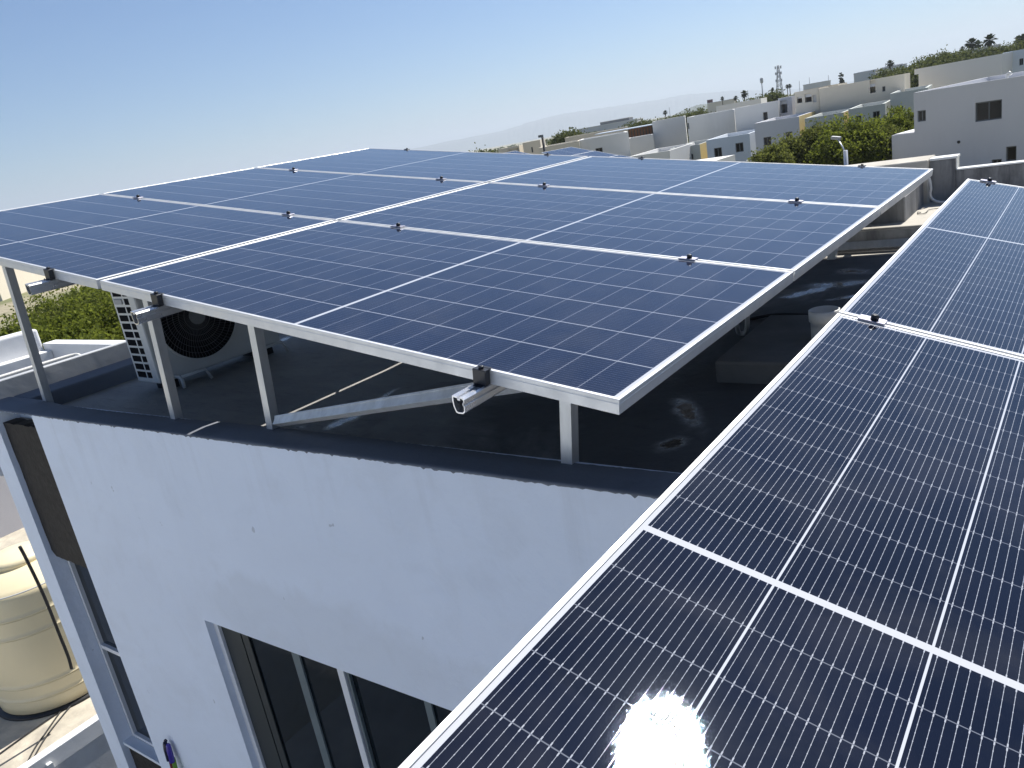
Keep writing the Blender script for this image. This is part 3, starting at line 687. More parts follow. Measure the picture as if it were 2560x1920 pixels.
# white upper neighbour at the left, beyond the parapet
UN = empty('white_neighbour_house', HB); tag(UN, 'white neighbouring upper storey with stepped parapets beyond the air conditioner', 'house')
b = MB(); b.box((-3.87, 1.0, 0), (-2.19, 4.6, 5.6)); b.build('wall', M['white2'], UN)
b = MB(); b.box((-2.205, 0.17, 5.9), (-2.155, 4.6, 6.425)); b.bevel(0.006, 2); b.build('party_wall', mat_plaster('patchy_whitewash', (0.46, 0.48, 0.51), (0.30, 0.33, 0.37), 0.95, 6.0), UN)
b = MB(); b.box((-3.75, 1.27, 5.4), (-2.30, 1.38, 6.352)); b.bevel(0.006, 2); b.build('front_parapet', M['white2'], UN)
b = MB(); b.box((-3.87, 0.80, 5.3), (-3.74, 1.27, 6.475)); b.bevel(0.02, 3); b.build('tall_parapet', M['white2'], UN)
b = MB(); b.box((-3.74, 0.80, 5.3), (-3.62, 1.268, 6.300)); b.bevel(0.006, 2); b.build('ledge', M['white2'], UN)
cable('white_pipe', [HB @ Vector(p) for p in ((-2.235, 0.10, 6.43), (-2.235, 0.45, 6.432), (-2.235, 0.72, 6.432), (-2.225, 0.80, 6.430), (-2.20, 0.82, 6.425), (-2.19, 0.83, 6.40))], 0.011, M['pvc'], 'white pipe lying along the top of the neighbouring parapet', 'pipe', 8)

# ------------------------------------------------------------------ ground, hills, far land
def ground_mat():
    t = NT('dry_ground'); p = t.gen_pos()
    a = t.noise(0.05, 6, 0.65, p, 0.3); b2 = t.noise(1.5, 5, 0.65, p)
    c = t.mix(t.mapr(a, 0.4, 0.6, 0, 1), (0.38, 0.33, 0.24), (0.16, 0.17, 0.08))
    c = t.mix(t.mapr(b2, 0.4, 0.7, 0, 0.5), c, (0.14, 0.12, 0.08))
    t.set(color=c, rough=0.95, spec=0.2); t.bump(b2, 0.5, 0.1); return t.m
b = MB(); S = 11000; b.poly([(-S, -3000, 0), (5000, -3000, 0), (5000, 11000, 0), (-S, 11000, 0)])
o = b.build('ground', ground_mat()); tag(o, kind='structure')
def hill(pts, d, depth, name, mat, label=None):     # ridge given as (px, py) seen from the camera, at distance d; real mass with thickness
    b = MB(); top = []; hr = random.Random(3)
    fine = []
    for (x0, y0), (x1, y1) in zip(pts, pts[1:]):
        for k in range(10): fine.append((x0+(x1-x0)*k/10, y0+(y1-y0)*k/10 + hr.uniform(-1.0, 1.0)))
    fine.append(pts[-1])
    rows = []
    for x, y in fine:
        P = at_d(x, y, d); dr = Vector((P.x-CAM.x, P.y-CAM.y, 0)).normalized()
        r_ = []
        for f, h in ((-1.0, -0.02), (-0.6, 0.35), (-0.3, 0.75), (0, 1.0), (0.35, 0.7), (0.7, 0.3), (1.0, -0.02)):
            r_.append(b.bm.verts.new((P.x+dr.x*depth*f, P.y+dr.y*depth*f, max(-0.5, P.z*h + (hr.uniform(-.03, .03)*P.z if f else 0)))))
        rows.append(r_)
    for a, c in zip(rows, rows[1:]):
        for k in range(6): b.bm.faces.new((a[k], c[k], c[k+1], a[k+1]))
    o = b.build(name, mat); tag(o, kind='structure'); return o
M['hill'] = plain('hill_scrub', (0.07, 0.085, 0.06), 0.95, 0, 0.3, 0.01)
hill([(500, 482), (800, 418), (1000, 378), (1257, 326), (1335, 302), (1411, 283), (1490, 272), (1560, 262), (1640, 250), (1716, 236), (1770, 232), (1836, 226), (1900, 226), (2000, 221), (2150, 200)], 9300, 900, 'hills', M['hill'])
hill([(1690, 284), (1718, 272), (1740, 263), (1765, 259), (1800, 257), (1830, 259), (1850, 262)], 2300, 200, 'hills', M['hill'])

# ------------------------------------------------------------------ vegetation
M['leaf_a'] = mat_leaf('leaf_bright', (0.040, 0.062, 0.010), (0.190, 0.220, 0.032), 0.5)
M['leaf_b'] = mat_leaf('leaf_olive', (0.040, 0.056, 0.014), (0.160, 0.175, 0.040), 0.5)
M['leaf_far'] = mat_leaf('leaf_far', (0.040, 0.058, 0.020), (0.130, 0.145, 0.045), 0.35)
M['palm'] = mat_leaf('palm_frond', (0.016, 0.030, 0.010), (0.045, 0.06, 0.02), 0.15)
def leaf_quad(bm, c, s, rr, asp=0.45):
    q = Quaternion((rr.gauss(0, 1), rr.gauss(0, 1), rr.gauss(0, 1), rr.gauss(0, 1))).normalized()
    a = q @ Vector((s, 0, 0)); d = q @ Vector((0, s*asp, 0))
    v = [bm.verts.new(p) for p in (c-a, c-a*0.1-d, c+a, c-a*0.1+d)]; bm.faces.new(v)
class LeafMesh:
    def __init__(s, co): s.co = co
    def build(s, name, mat, parent=None):
        n = len(s.co)//4; me = bpy.data.meshes.new(name); me.vertices.add(n*4); me.vertices.foreach_set('co', s.co.astype(np.float32).ravel())
        me.loops.add(n*4); me.loops.foreach_set('vertex_index', np.arange(n*4, dtype=np.int32))
        me.polygons.add(n); me.polygons.foreach_set('loop_start', np.arange(0, n*4, 4, dtype=np.int32))
        try: me.polygons.foreach_set('loop_total', np.full(n, 4, dtype=np.int32))
        except Exception: pass
        me.update(calc_edges=True); me.materials.append(mat)
        o = bpy.data.objects.new(name, me); col.objects.link(o)
        if parent is not None: o.parent = parent
        return o
def leaf_cards(cen, size, rg, asp=0.5):
    n = len(cen); a = rg.normal(size=(n, 3)); a /= np.linalg.norm(a, axis=1)[:, None]
    d = np.cross(a, rg.normal(size=(n, 3))); d /= np.linalg.norm(d, axis=1)[:, None]
    s_ = size*rg.uniform(0.6, 1.4, n)[:, None]; a = a*s_; d = d*s_*asp
    return np.stack([cen-a, cen-a*0.1-d, cen+a, cen-a*0.1+d], 1).reshape(-1, 3)
def crown_mesh(seed, blobs, nclump, nleaf, leaf, spread, flat=0.8):
    """clumps sit near the surface of the blobs; each clump is a spray of small leaves"""
    rg = np.random.default_rng(seed); out = []
    for (c, rad) in blobs:
        d = rg.normal(size=(nclump, 3)); d[:, 2] = d[:, 2]*flat + 0.25; d /= np.linalg.norm(d, axis=1)[:, None]
        cc = np.array(c) + d*np.array(rad)*rg.uniform(0.45, 1.08, nclump)[:, None]
        sp = spread*rg.uniform(0.6, 1.3, nclump)
        off = rg.normal(size=(nclump, nleaf, 3))*sp[:, None, None]; off[:, :, 2] *= 0.6
        out.append((cc[:, None, :] + off).reshape(-1, 3))
    return LeafMesh(leaf_cards(np.concatenate(out), leaf, rg))
def tree(name, base, height, blobs, label, cat, mat, seed, ncl, nl, leaf, spread, group):
    r = empty(name, T(*base)); tag(r, label, cat, group)
    crown_mesh(seed, blobs, ncl, nl, leaf, spread).build('crown', mat, r)
    rr = random.Random(seed+1); t = MB()
    top = Vector((0, 0, height*0.5)); t.tube([(0, 0, -0.2), (0.05, 0.03, height*0.25), top], [height*0.035, height*0.028, height*0.02], 8)
    for c, rad in blobs: t.tube([top*0.7, top*0.6 + Vector(c)*0.35, Vector(c)], [height*0.016, height*0.011, height*0.005], 6)
    t.build('trunk', M['trunk'], r); return r
# left bushes behind the neighbour (20 to 40 m away)
def bush_at(px, py, d, hh, w_, label, seed, leafm, dens=1.0):
    top = at_d(px, py, d); base = (top.x, top.y, 0)
    bl = []; rr = random.Random(seed)
    for k in range(7):
        a = rr.uniform(0, 6.28); q = w_*rr.uniform(0.15, 0.75)
        bl.append(((q*math.cos(a), q*math.sin(a), top.z - hh*rr.uniform(0.45, 0.75)), (w_*0.5, w_*0.5, hh*0.42)))
    bl.append(((0, 0, top.z-hh*0.45), (w_*0.55, w_*0.55, hh*0.45)))
    return tree('leafy_tree', base, top.z, bl, label, 'tree', leafm, seed, int(75*dens), 60, 0.050 if d < 30 else 0.065, 0.17 if d < 30 else 0.25, 'bushy trees behind the left neighbour')
bush_at(255, 700, 24, 3.6, 2.6, 'bushy green tree right behind the air conditioner lattice side', 11, M['leaf_a'], 1.6)
bush_at(150, 742, 25, 3.8, 2.4, 'bushy green tree beside the leaning post, over the white parapet end', 12, M['leaf_b'], 1.6)
bush_at(20, 800, 21, 3.4, 2.2, 'bright green tree at the left picture edge below the grey brush', 13, M['leaf_a'], 1.5)
bush_at(360, 720, 28, 4.0, 3.0, 'bushy tree half hidden behind the air conditioner', 14, M['leaf_b'], 1.2)
bush_at(95, 745, 33, 3.8, 2.6, 'olive green tree with dry twigs behind the leaning post', 15, M['leaf_b'], 1.2)
bush_at(205, 690, 42, 4.0, 3.4, 'green tree in the second row, just below the panel corner', 16, M['leaf_a'], 1.2)
bush_at(-110, 850, 20, 3.2, 2.2, 'green bush mostly outside the left picture edge', 17, M['leaf_b'], 1.0)
bush_at(280, 690, 36, 4.0, 3.2, 'green tree behind the top of the air conditioner', 18, M['leaf_a'], 1.2)
# big trees in front of the houses at right
def big_tree(px, py, d, w_, hh, label, seed, leafm):
    top = at_d(px, py, d); base = (top.x, top.y, 0); rr = random.Random(seed); bl = []
    for k in range(12):
        a = rr.uniform(0, 6.28); q = w_*rr.uniform(0.25, 0.85)
        bl.append(((q*math.cos(a), q*math.sin(a), top.z - hh*rr.uniform(0.30, 0.85)), (w_*0.38, w_*0.38, hh*0.24)))
    bl.append(((0, 0, top.z-hh*0.25), (w_*0.45, w_*0.45, hh*0.25))); bl.append(((0, 0, top.z-hh*0.6), (w_*0.7, w_*0.7, hh*0.35)))
    return tree('spreading_tree', base, top.z, bl, label, 'tree', leafm, seed, 80, 60, 0.075, 0.22, 'trees in front of the far houses')
big_tree(2108, 298, 47, 2.6, 4.6, 'spreading green tree right behind the street lamp', 31, M['leaf_a'])
big_tree(2040, 312, 48, 2.3, 4.2, 'spreading green tree left of the street lamp', 32, M['leaf_b'])
big_tree(1972, 338, 47, 1.5, 3.8, 'smaller tree at the left end of the group, before the grey house', 33, M['leaf_b'])
big_tree(2175, 306, 49, 1.9, 4.2, 'spreading tree between the street lamp and the big house', 34, M['leaf_a'])
big_tree(2250, 270, 52, 2.1, 5.2, 'tall bright tree touching the corner of the big grey house', 35, M['leaf_a'])
big_tree(2215, 320, 47, 1.4, 3.6, 'dark lower tree beside the big grey house', 36, M['leaf_b'])
big_tree(1928, 372, 44, 0.9, 2.2, 'low bush at the left end of the tree group', 37, M['leaf_b'])
# dirt mound with weeds
mp = at_d(2185, 412, 40)
b = MB(); b.lathe([(5.0, 0.0), (3.4, mp.z*0.55), (2.0, mp.z*0.85), (0.6, mp.z)], (0, 0, 0), 20)
for v in b.bm.verts: v.co += Vector((random.Random(int(v.co.x*997+v.co.y*131)).uniform(-.25, .25), 0, random.Random(int(v.co.y*997)).uniform(-.12, .12)))
o = b.build('dirt_mound', plain('dirt_and_weeds', (0.22, 0.19, 0.11), 0.95, 0, 0.45, 1.5, 0.6, 6), None, T(mp.x, mp.y, 0)); tag(o, kind='structure')
# street lamp
lp = at_d(2114, 383, 38)
sl_ = empty('street_lamp', T(lp.x, lp.y, 0)); tag(sl_, 'grey street lamp with slanting arm in front of the trees', 'street lamp')
hd = at_d(2090, 345, 38.6) - Vector((lp.x, lp.y, 0))
b = MB(); b.tube([(0, 0, 0), (0, 0, lp.z+0.12)], [0.10, 0.085], 12); b.build('pole', M['galv'], sl_)
b = MB(); b.tube([(0, 0, lp.z-0.10), (hd.x*0.25, hd.y*0.25, lp.z+(hd.z-lp.z)*0.35), (hd.x*0.85, hd.y*0.85, hd.z-0.02)], 0.03, 8); b.build('arm', M['galv'], sl_)
b = MB(); b.box((-0.20, -0.12, -0.07), (0.20, 0.12, 0.07)); b.bevel(0.03, 2); b.build('lamp_head', plain('lamp_grey', (0.28, 0.29, 0.30), 0.5), sl_, T(*hd) @ Matrix.Rotation(R(12), 4, 'Y'))

# ------------------------------------------------------------------ houses on the far side
def house_mat(name, c, stain=None): return mat_plaster(name, c, stain or tuple(x*0.75 for x in c), 0.35, 0.25, 0.1)
M['h_grey'] = house_mat('house_grey_white', (0.60, 0.60, 0.62)); M['h_cream'] = house_mat('house_cream', (0.66, 0.60, 0.49)); M['h_white'] = house_mat('house_white', (0.70, 0.69, 0.66))
M['h_green'] = house_mat('house_grey_green', (0.47, 0.49, 0.46)); M['h_blue'] = house_mat('house_blue_white', (0.60, 0.65, 0.70)); M['h_sunlit_side'] = house_mat('house_sunlit_cream', (0.80, 0.62, 0.28))  # last one: cream side walls with the yellow of sunlight put into the colour
M['h_roof'] = plain('pale_roof_paint', (0.66, 0.66, 0.66), 0.8, 0, 0.1, 0.5)
M['brown'] = plain('brown_wood', (0.20, 0.085, 0.035), 0.7, 0, 0.25, 2)
class House:
    def __init__(s, name, label, cat, lp, rp, d, depth, mat, side=None, cap=True, zb=0.0, group=None):
        L_ = at_d(*lp, d); Rr = at_z(*rp, L_.z) if abs(ray(*rp).z) > 0.004 and 0 else None
        # right end on the line leaving L at the facade heading shared by the street
        hd = Vector((math.cos(R(s.HEAD)), math.sin(R(s.HEAD)), 0)); n = Vector((-hd.y, hd.x, 0))
        s.n = n; s.hd = hd; s.L = L_; P = at_pl(*rp, L_, n); s.w = (P-L_).dot(hd); s.z = (L_.z + P.z)/2
        s.M = Matrix((hd, n, Vector((0, 0, 1)))).transposed().to_4x4(); s.M.translation = Vector((L_.x, L_.y, 0))
        s.r = empty(name, s.M); tag(s.r, label, cat, group)
        z = s.z; w = s.w; t = 0.15
        s.mat = mat; s.depth = depth; s.wins = []; s.side = side; s.zb = zb; s.cap = cap
    HEAD = 6.0
    def loc(s, px, py, off=0.0):
        P = at_pl(px, py, s.L + s.n*off, s.n) - s.L
        return P.dot(s.hd), P.z + s.L.z
    def win(s, x0, y0, x1, y1, n=2, recess=0.12, pane='glass2', frame='winframe_d', door=False):
        a, z1 = s.loc(x0, y0); c, z0 = s.loc(x1, y1)
        s.wins.append((min(a, c), max(a, c), min(z0, z1), max(z0, z1), n, recess, pane, frame, door)); return s
    def build(s):
        w, z, D = s.w, s.z, s.depth; t = 0.18
        b = MB(); xs = sorted({0.0, w} | {q for v in s.wins for q in v[:2] if 0 < q < w}); zs = sorted({s.zb, z} | {q for v in s.wins for q in v[2:4] if s.zb < q < z})
        for i in range(len(xs)-1):
            for j in range(len(zs)-1):
                cx, cz = (xs[i]+xs[i+1])/2, (zs[j]+zs[j+1])/2
                if any(v[0] < cx < v[1] and v[2] < cz < v[3] for v in s.wins): continue
                b.poly([(xs[i], 0, zs[j]), (xs[i+1], 0, zs[j]), (xs[i+1], 0, zs[j+1]), (xs[i], 0, zs[j+1])])
        for (a, c, z0, z1, n, rc_, pn, fr, door) in s.wins:
            for q in (((a,0,z0),(a,rc_,z0),(a,rc_,z1),(a,0,z1)), ((c,0,z0),(c,0,z1),(c,rc_,z1),(c,rc_,z0)), ((a,0,z0),(c,0,z0),(c,rc_,z0),(a,rc_,z0)), ((a,0,z1),(a,rc_,z1),(c,rc_,z1),(c,0,z1))): b.poly(q)
            if pn is None: b.poly(((a,rc_,z0),(c,rc_,z0),(c,rc_,z1),(a,rc_,z1)))
        b.poly([(0,0,s.zb),(0,0,z),(0,D,z),(0,D,s.zb)])
        if s.side: q_ = MB(); q_.poly([(w,0,s.zb),(w,D,s.zb),(w,D,z),(w,0,z)]); q_.build('side_wall', s.side, s.r)
        else: b.poly([(w,0,s.zb),(w,D,s.zb),(w,D,z),(w,0,z)])
        b.poly([(0,D,s.zb),(0,D,z),(w,D,z),(w,D,s.zb)])
        # parapet ring and inner faces
        zr = z - 0.30
        o_ = [(0,0),(w,0),(w,D),(0,D)]; i_ = [(t,t),(w-t,t),(w-t,D-t),(t,D-t)]
        for k in range(4):
            a, c, e, f = o_[k], o_[(k+1)%4], i_[(k+1)%4], i_[k]
            b.poly([(*a, z), (*c, z), (*e, z), (*f, z)]); b.poly([(*f, z), (*e, z), (*e, zr), (*f, zr)])
        b.build('wall', s.mat, s.r)
        b = MB(); b.box((t-0.02, t-0.02, zr-0.2), (w-t+0.02, D-t+0.02, zr)); b.build('roof', M['h_roof'], s.r)
        for (a, c, z0, z1, n, rc_, pn, fr, door) in s.wins:
            if pn is None: continue
            f = MB(); fw = 0.05; y = rc_-0.03
            f.box((a, y, z0), (a+fw, rc_, z1)); f.box((c-fw, y, z0), (c, rc_, z1)); f.box((a+fw, y, z1-fw), (c-fw, rc_, z1)); f.box((a+fw, y, z0), (c-fw, rc_, z0+fw))
            for k in range(1, n): xm = a+(c-a)*k/n; f.box((xm-fw*.5, y, z0+fw), (xm+fw*.5, rc_, z1-fw))
            fo = f.build('door' if door else 'window', M[fr], s.r)
            g = MB(); g.box((a+0.01, rc_-0.012, z0+0.01), (c-0.01, rc_+0.03, z1-0.01)); g.build('pane', M[pn], fo)
        return s
    def block(s, name, x0, x1, z0, z1, y0, y1, mat):
        b = MB(); b.box((x0, y0, z0), (x1, y1, z1)); return b.build(name, mat, s.r)
# find the heading at which the big house's roof edge is level
def heading(lp, rp, d):
    best = None
    L_ = at_d(*lp, d)
    for k in range(-800, 800):
        a = R(k*0.05); n = Vector((-math.sin(a), math.cos(a), 0)); P = at_pl(*rp, L_, n)
        e = abs(P.z - L_.z)
        if best is None or e < best[0]: best = (e, k*0.05)
    return best[1]
House.HEAD = heading((2283.8, 232.2), (2560, 188.6), 45)
GH = 'houses across the lot'
BIGHEAD = House.HEAD
h = House('grey_house', 'big grey two storey house at the right with a wide dark sliding window', 'house', (2283.8, 232.2), (2640, 176.0), 45, 9, M['h_grey'], group=GH)
h.win(2293.6, 277.6, 2314.7, 302.5).win(2438, 257.3, 2504.4, 297, frame='winframe_d').win(2514.7, 367, 2540.6, 401.5, 1).win(2478.8, 399.5, 2504, 414).build()
lx, lz = h.loc(2229, 338.7); h.block('side_wing', lx, -0.002, 0, lz, 0.004, 5.5, M['h_grey']); h.block('wing_roof', lx+0.1, -0.003, lz, lz+0.03, 0.1, 5.4, M['h_roof'])
b = MB(); x_, z_ = h.loc(2512, 186); b.tube([(x_, 0.3, h.z-0.3), (x_, 0.3, h.z+0.16), (x_+0.08, 0.3, h.z+0.22), (x_+0.16, 0.3, h.z+0.12)], 0.07, 8); b.build('roof_vent', M['pvc'], h.r)
x_, z_ = h.loc(2397, 355); b = MB(); b.lathe([(0.07, 0), (0.07, 0.02)], (0, 0, 0), 16); b.build('wall_hole', M['rubber'], h.r, T(x_, -0.003, z_) @ Matrix.Rotation(R(90), 4, 'X'))
h = House('pale_house', 'long pale house whose blank wall rises behind the big grey house', 'house', (2296, 172.5), (2506, 133), 75, 9, M['h_white'], group=GH).build()
x_, z_ = h.loc(2286, 187); h.block('roof_overhang', x_, -0.002, z_, h.z-0.003, 0.01, 5, M['h_white'])
h = House('blue_grey_house', 'blue grey house wall with a tiny window at the right picture edge', 'house', (2506.5, 132.5), (2640, 108), 75, 9, M['h_blue'], group=GH); h.win(2548, 147, 2558, 162).build()
House.HEAD = 8.0
h = House('grey_green_house', 'grey green house between the tree and the big grey house', 'house', (2225, 235.7), (2320, 217), 58, 8, M['h_green'], group=GH); h.win(2241, 267.5, 2258, 286).build()
h = House('cream_house', 'long cream upper house with a recessed corner and dark door at its right', 'house', (2047.6, 223.4), (2261, 183.5), 66, 7, M['h_cream'], group=GH)
h.win(2174, 201.5, 2189, 231, 1, 0.9, None).win(2199, 213.5, 2224, 229, 1, 0.6, None).win(1e9, 0, 1e9, 0) if False else h.win(2174, 201.5, 2189, 231, 1, 0.9, None).win(2205.5, 216.5, 2213.6, 228, 1, 0.15, door=True)
h.build()
h = House('balcony_house', 'cream house with two brown openings and a white rail below its flat roof', 'house', (1985.8, 231), (2047, 220), 66.5, 5, M['h_cream'], group=GH)
M['brown_dark'] = plain('dark_brown_shutter', (0.075, 0.058, 0.045), 0.7)
h.win(1992, 243, 2005.5, 256.5, 1, 0.5, 'brown_dark').win(2011.5, 235, 2029.5, 254, 1, 0.5, 'brown_dark').win(2031, 237.5, 2041.5, 255, 3, 0.3, 'h_white', 'winframe').build()
h = House('rear_cream_house', 'cream block rising behind the balcony house', 'house', (2008.6, 226), (2095, 208.5), 74, 6, M['h_cream'], group=GH).build()
h = House('grey_front_house', 'grey block with two dark windows and right side coloured as sunlit cream', 'house', (1885.7, 311.5), (1997, 287.9), 60, 7, M['h_grey'], side=M['h_sunlit_side'], group=GH); h.win(1908.5, 344, 1929, 364.5).win(1963.5, 331, 1982, 350).build()
h = House('sunlit_strip_house', 'grey green block left of the two window block, partly behind the trees', 'house', (2012, 298.4), (2109, 278.5), 58, 7, M['h_green'], side=M['h_sunlit_side'], group=GH); h.win(2028.7, 316, 2047, 334.5).win(2076.5, 305, 2091, 320).build()
h = House('two_window_house', 'grey green front block with two dark windows above the bright trees', 'house', (2121, 276.5), (2212.8, 255), 57.2, 7, M['h_green'], group=GH); h.win(2137.6, 291, 2154, 307).win(2182, 279.5, 2200, 299.5).build()
h = House('upper_white_house', 'pale upper house with a brown door and an open balcony corner', 'house', (1836, 272), (1945, 251), 70, 5, M['h_white'], group=GH); h.win(1906.9, 281.4, 1920, 304, 2, 0.35, door=True, pane='brown_dark').win(1945.5-22, 251.9-0, 1944, 276, 1, 0.9, None).wins.pop(); h.build()
h = House('open_balcony_house', 'grey roofed balcony corner beside the pale upper house', 'house', (1945.3, 251), (1978.5, 236), 70.3, 5, M['h_grey'], group=GH); h.win(1947, 253, 1969, 281, 1, 1.5, None).build()
House.HEAD = 20.0
h = House('far_cream_house', 'long cream house behind the blue white block with blank facade', 'house', (1717, 295), (1835, 272.3), 72, 7, M['h_white'], group=GH); h.win(1718.9, 308, 1723.6, 322, 1).build()
House.HEAD = 10.0
h = House('blue_white_house', 'blue white front block with two dark windows above the array edge', 'house', (1765.5, 353.7), (1873.3, 330.5), 62, 7, M['h_blue'], group=GH); h.win(1784.6, 371, 1805.8, 391).win(1838, 358.5, 1859.5, 378.5).build()
h = House('low_grey_house', 'grey green front block with one window just above the array edge', 'house', (1674, 374), (1749, 358.6), 63, 7, M['h_green'], side=M['h_sunlit_side'], group=GH); h.win(1712, 387.5, 1734, 399).build()
h = House('low_white_house', 'low white walled roof left of the grey green block', 'house', (1572, 395), (1673.5, 373.5), 58, 7, M['h_white'], group=GH).build()
House.HEAD = 24.0
h = House('white_block_house', 'white block with tiny hole beside the brown slatted terrace', 'house', (1630, 304), (1712, 290), 78, 6, M['h_white'], group=GH).build()
h = House('slatted_terrace_house', 'terrace of brown wooden slats under a metal roof', 'house', (1571, 326), (1629, 313), 80, 5, M['brown'], group=GH); h.build()
for k in range(9): h.block('slat_post', h.w*k/8.0-0.06, h.w*k/8.0+0.06, 0, h.z-0.05, -0.06, -0.002, M['brown_dark'])
a = at_d(1540, 322, 79); 
h.block('metal_roof', -3.2, h.w+0.3, h.z+0.05, h.z+0.13, -0.5, 5.5, mat_metal('roof_sheet', (0.55, 0.60, 0.68), 0.4, 0.1, metal=0.6))
House.HEAD = 30.0
h = House('white_step_house', 'white low wall below the brown slatted terrace', 'house', (1573, 347), (1633, 334), 76, 2.5, M['h_white'], group=GH).build()
h = House('niche_window_house', 'grey block with a niche window behind the small far panels', 'house', (1448, 353), (1570, 327.5), 60, 7, M['h_white'], group=GH); h.win(1488.3, 371.5, 1507.6, 384, 2, 0.5).build()
h = House('cream_low_house', 'cream low house wall behind the clamp at the far array edge', 'house', (1345, 369.5), (1447.5, 353.1), 59.5, 7, M['h_cream'], group=GH).build()
h = House('far_terrace_house', 'low cream roof line behind the niche window house', 'house', (1412, 346), (1570, 315), 95, 8, M['h_cream'], group=GH).build()
h = House('beige_house', 'beige block with one narrow window left of the black lamp pole', 'house', (1305.8, 357), (1349.8, 350.5), 70, 6, M['h_cream'], group=GH); h.win(1327.5, 368, 1333.5, 381, 1).build()
h = House('carport_house', 'low beige house with a dark opening at the far left of the row', 'house', (1245.6, 373.5), (1297, 363.5), 72, 6, M['h_cream'], group=GH); h.win(1271, 374, 1297, 382, 1, 0.8).build()
House.HEAD = 15.0
h = House('rear_white_house', 'white flat roofs behind the long cream row', 'house', (1790, 266), (1902, 245.5), 92, 8, M['h_white'], group=GH).build()
# low boundary wall with white coping
L_ = at_d(1866, 401, 50); n_ = Vector((-math.sin(R(House.HEAD)), math.cos(R(House.HEAD)), 0)); P_ = at_pl(1940, 383.5, L_, n_)
bw = empty('boundary_wall', None); tag(bw, 'dark boundary wall with a thin white coping before the grey front block', 'wall')
b = MB(); b.bar((L_.x, L_.y, L_.z/2-0.05), (P_.x, P_.y, L_.z/2-0.05), 0.15, L_.z-0.10); b.build('wall', M['concrete_d'], bw)
b = MB(); b.bar((L_.x, L_.y, L_.z-0.05), (P_.x, P_.y, L_.z-0.05), 0.22, 0.10); b.build('coping', M['pvc'], bw)
# black lamp pole at the far array edge
q = at_d(1356, 341, 56); bp = empty('lamp_pole', T(q.x, q.y, 0)); tag(bp, 'dark pole with a floodlight rising behind the clamp at the far array edge', 'lamp pole')
b = MB(); b.tube([(0, 0, 0), (0, 0, q.z-0.05)], 0.09, 8); b.build('pole', M['rubber'], bp)
b = MB(); b.box((-0.28, -0.1, 0), (0.02, 0.1, 0.16)); b.build('floodlight', M['winframe_d'], bp, T(0, 0, q.z-0.05))
# panels on a neighbour's roof beyond the array
def far_array(px, py, d, n, labels, dx=0.0):
    for k in range(n):
        p = copy_tree(proto)
        P = at_d(px, py, d) + WB @ Vector((1.154*k, 0, 0))
        MM = WB.to_4x4(); MM.translation = P
        p.matrix_world = MM @ Matrix.Rotation(R(-4), 4, 'Z') @ T(PW, -PL, 0) @ Matrix.Rotation(R(90), 4, 'Z')
        tag(p, labels[k], 'solar panel', 'small solar panels on a far roof')
far_array(1428, 367, 35, 4, ['leftmost of the small far solar panels, its peak before the niche window wall', 'second small far solar panel, below the niche window', 'third small far panel, sinking behind the array edge', 'last small far solar panel, behind the array edge'])
far_array(1288, 377, 36, 2, ['small far solar panel peak left of the black lamp pole', 'small far solar panel right of the lone panel peak'])
q = at_d(1428, 367, 35)
fr = empty('panel_roof_house', T(q.x, q.y, 0)); tag(fr, 'hidden house carrying the small far solar panels', 'house')
b = MB(); b.box((-3.5, -4.5, 0), (6.5, 1.5, 5.3)); b.build('wall', M['h_white'], fr)
b = MB()
for x_ in (0.2, 1.2, 2.4, 3.6):
    for y_ in (-1.9, -0.2): b.tube([(x_, y_, 5.3), (x_, y_, q.z - x_*0.28 - 0.05)], 0.03, 6)
b.build('panel_stand', M['galv'], fr)
# far left house behind the leaning post
h_ = House.HEAD; House.HEAD = heading((0, 714), (112, 683), 110)
h = House('beige_far_house', 'beige house with small dark windows far behind the leaning post', 'house', (-260, 668), (150, 588), 110, 9, M['h_cream']); h.win(34, 697.5, 47.5, 704).win(93.5, 685, 107.5, 691.5).win(62, 691, 72, 698).build()
House.HEAD = h_
b = MB(); q0 = at_z(-10, 733, 0.02); q1 = at_z(28, 724, 0.02); b.poly([q0 + Vector((-14, -5, 0)), q1 + Vector((6, -6, 0)), q1 + Vector((4, 6, 0)), q0 + Vector((-14, 6, 0))]); o = b.build('sunlit_patch', M['slab']); tag(o, kind='structure')  # pale quad stands in for a sunlit patch of ground

# distant wood: one mass of tree crowns out to the horizon
rr = random.Random(21); rg = np.random.default_rng(22); cards = []
def far_crown(x, y, h_, w_, s_, k):
    u_ = np.sqrt(rg.random(k)); zz = rg.uniform(0.12, 1.0, k); a = rg.uniform(0, 6.283, k)
    rad = w_*u_*np.sqrt(np.maximum(0.05, 1-((zz-0.55)/0.5)**2))
    cards.append(leaf_cards(np.stack([x+rad*np.cos(a), y+rad*np.sin(a), h_*zz], 1), s_, rg, 0.7))
for k in range(1700):
    az = R(rr.uniform(-47, 1)); d = 125 + 900*rr.random()**1.7
    if d < 190 and az < R(-29): continue
    hh = rr.uniform(3.2, 6.4) * (1.0 if d > 200 else 0.9)
    if az > R(-13): hh *= rr.uniform(1.05, 1.5)
    if az < R(-33): hh *= 0.75
    far_crown(CAM.x + d*math.sin(az), CAM.y + d*math.cos(az), hh, hh*rr.uniform(0.5, 0.95), 0.16 + d*0.0007, 120 if d < 350 else 50)
o = LeafMesh(np.concatenate(cards)).build('distant_wood', M['leaf_far']); tag(o, 'green scrub and tree tops stretching to the horizon', 'wood', kind='stuff')
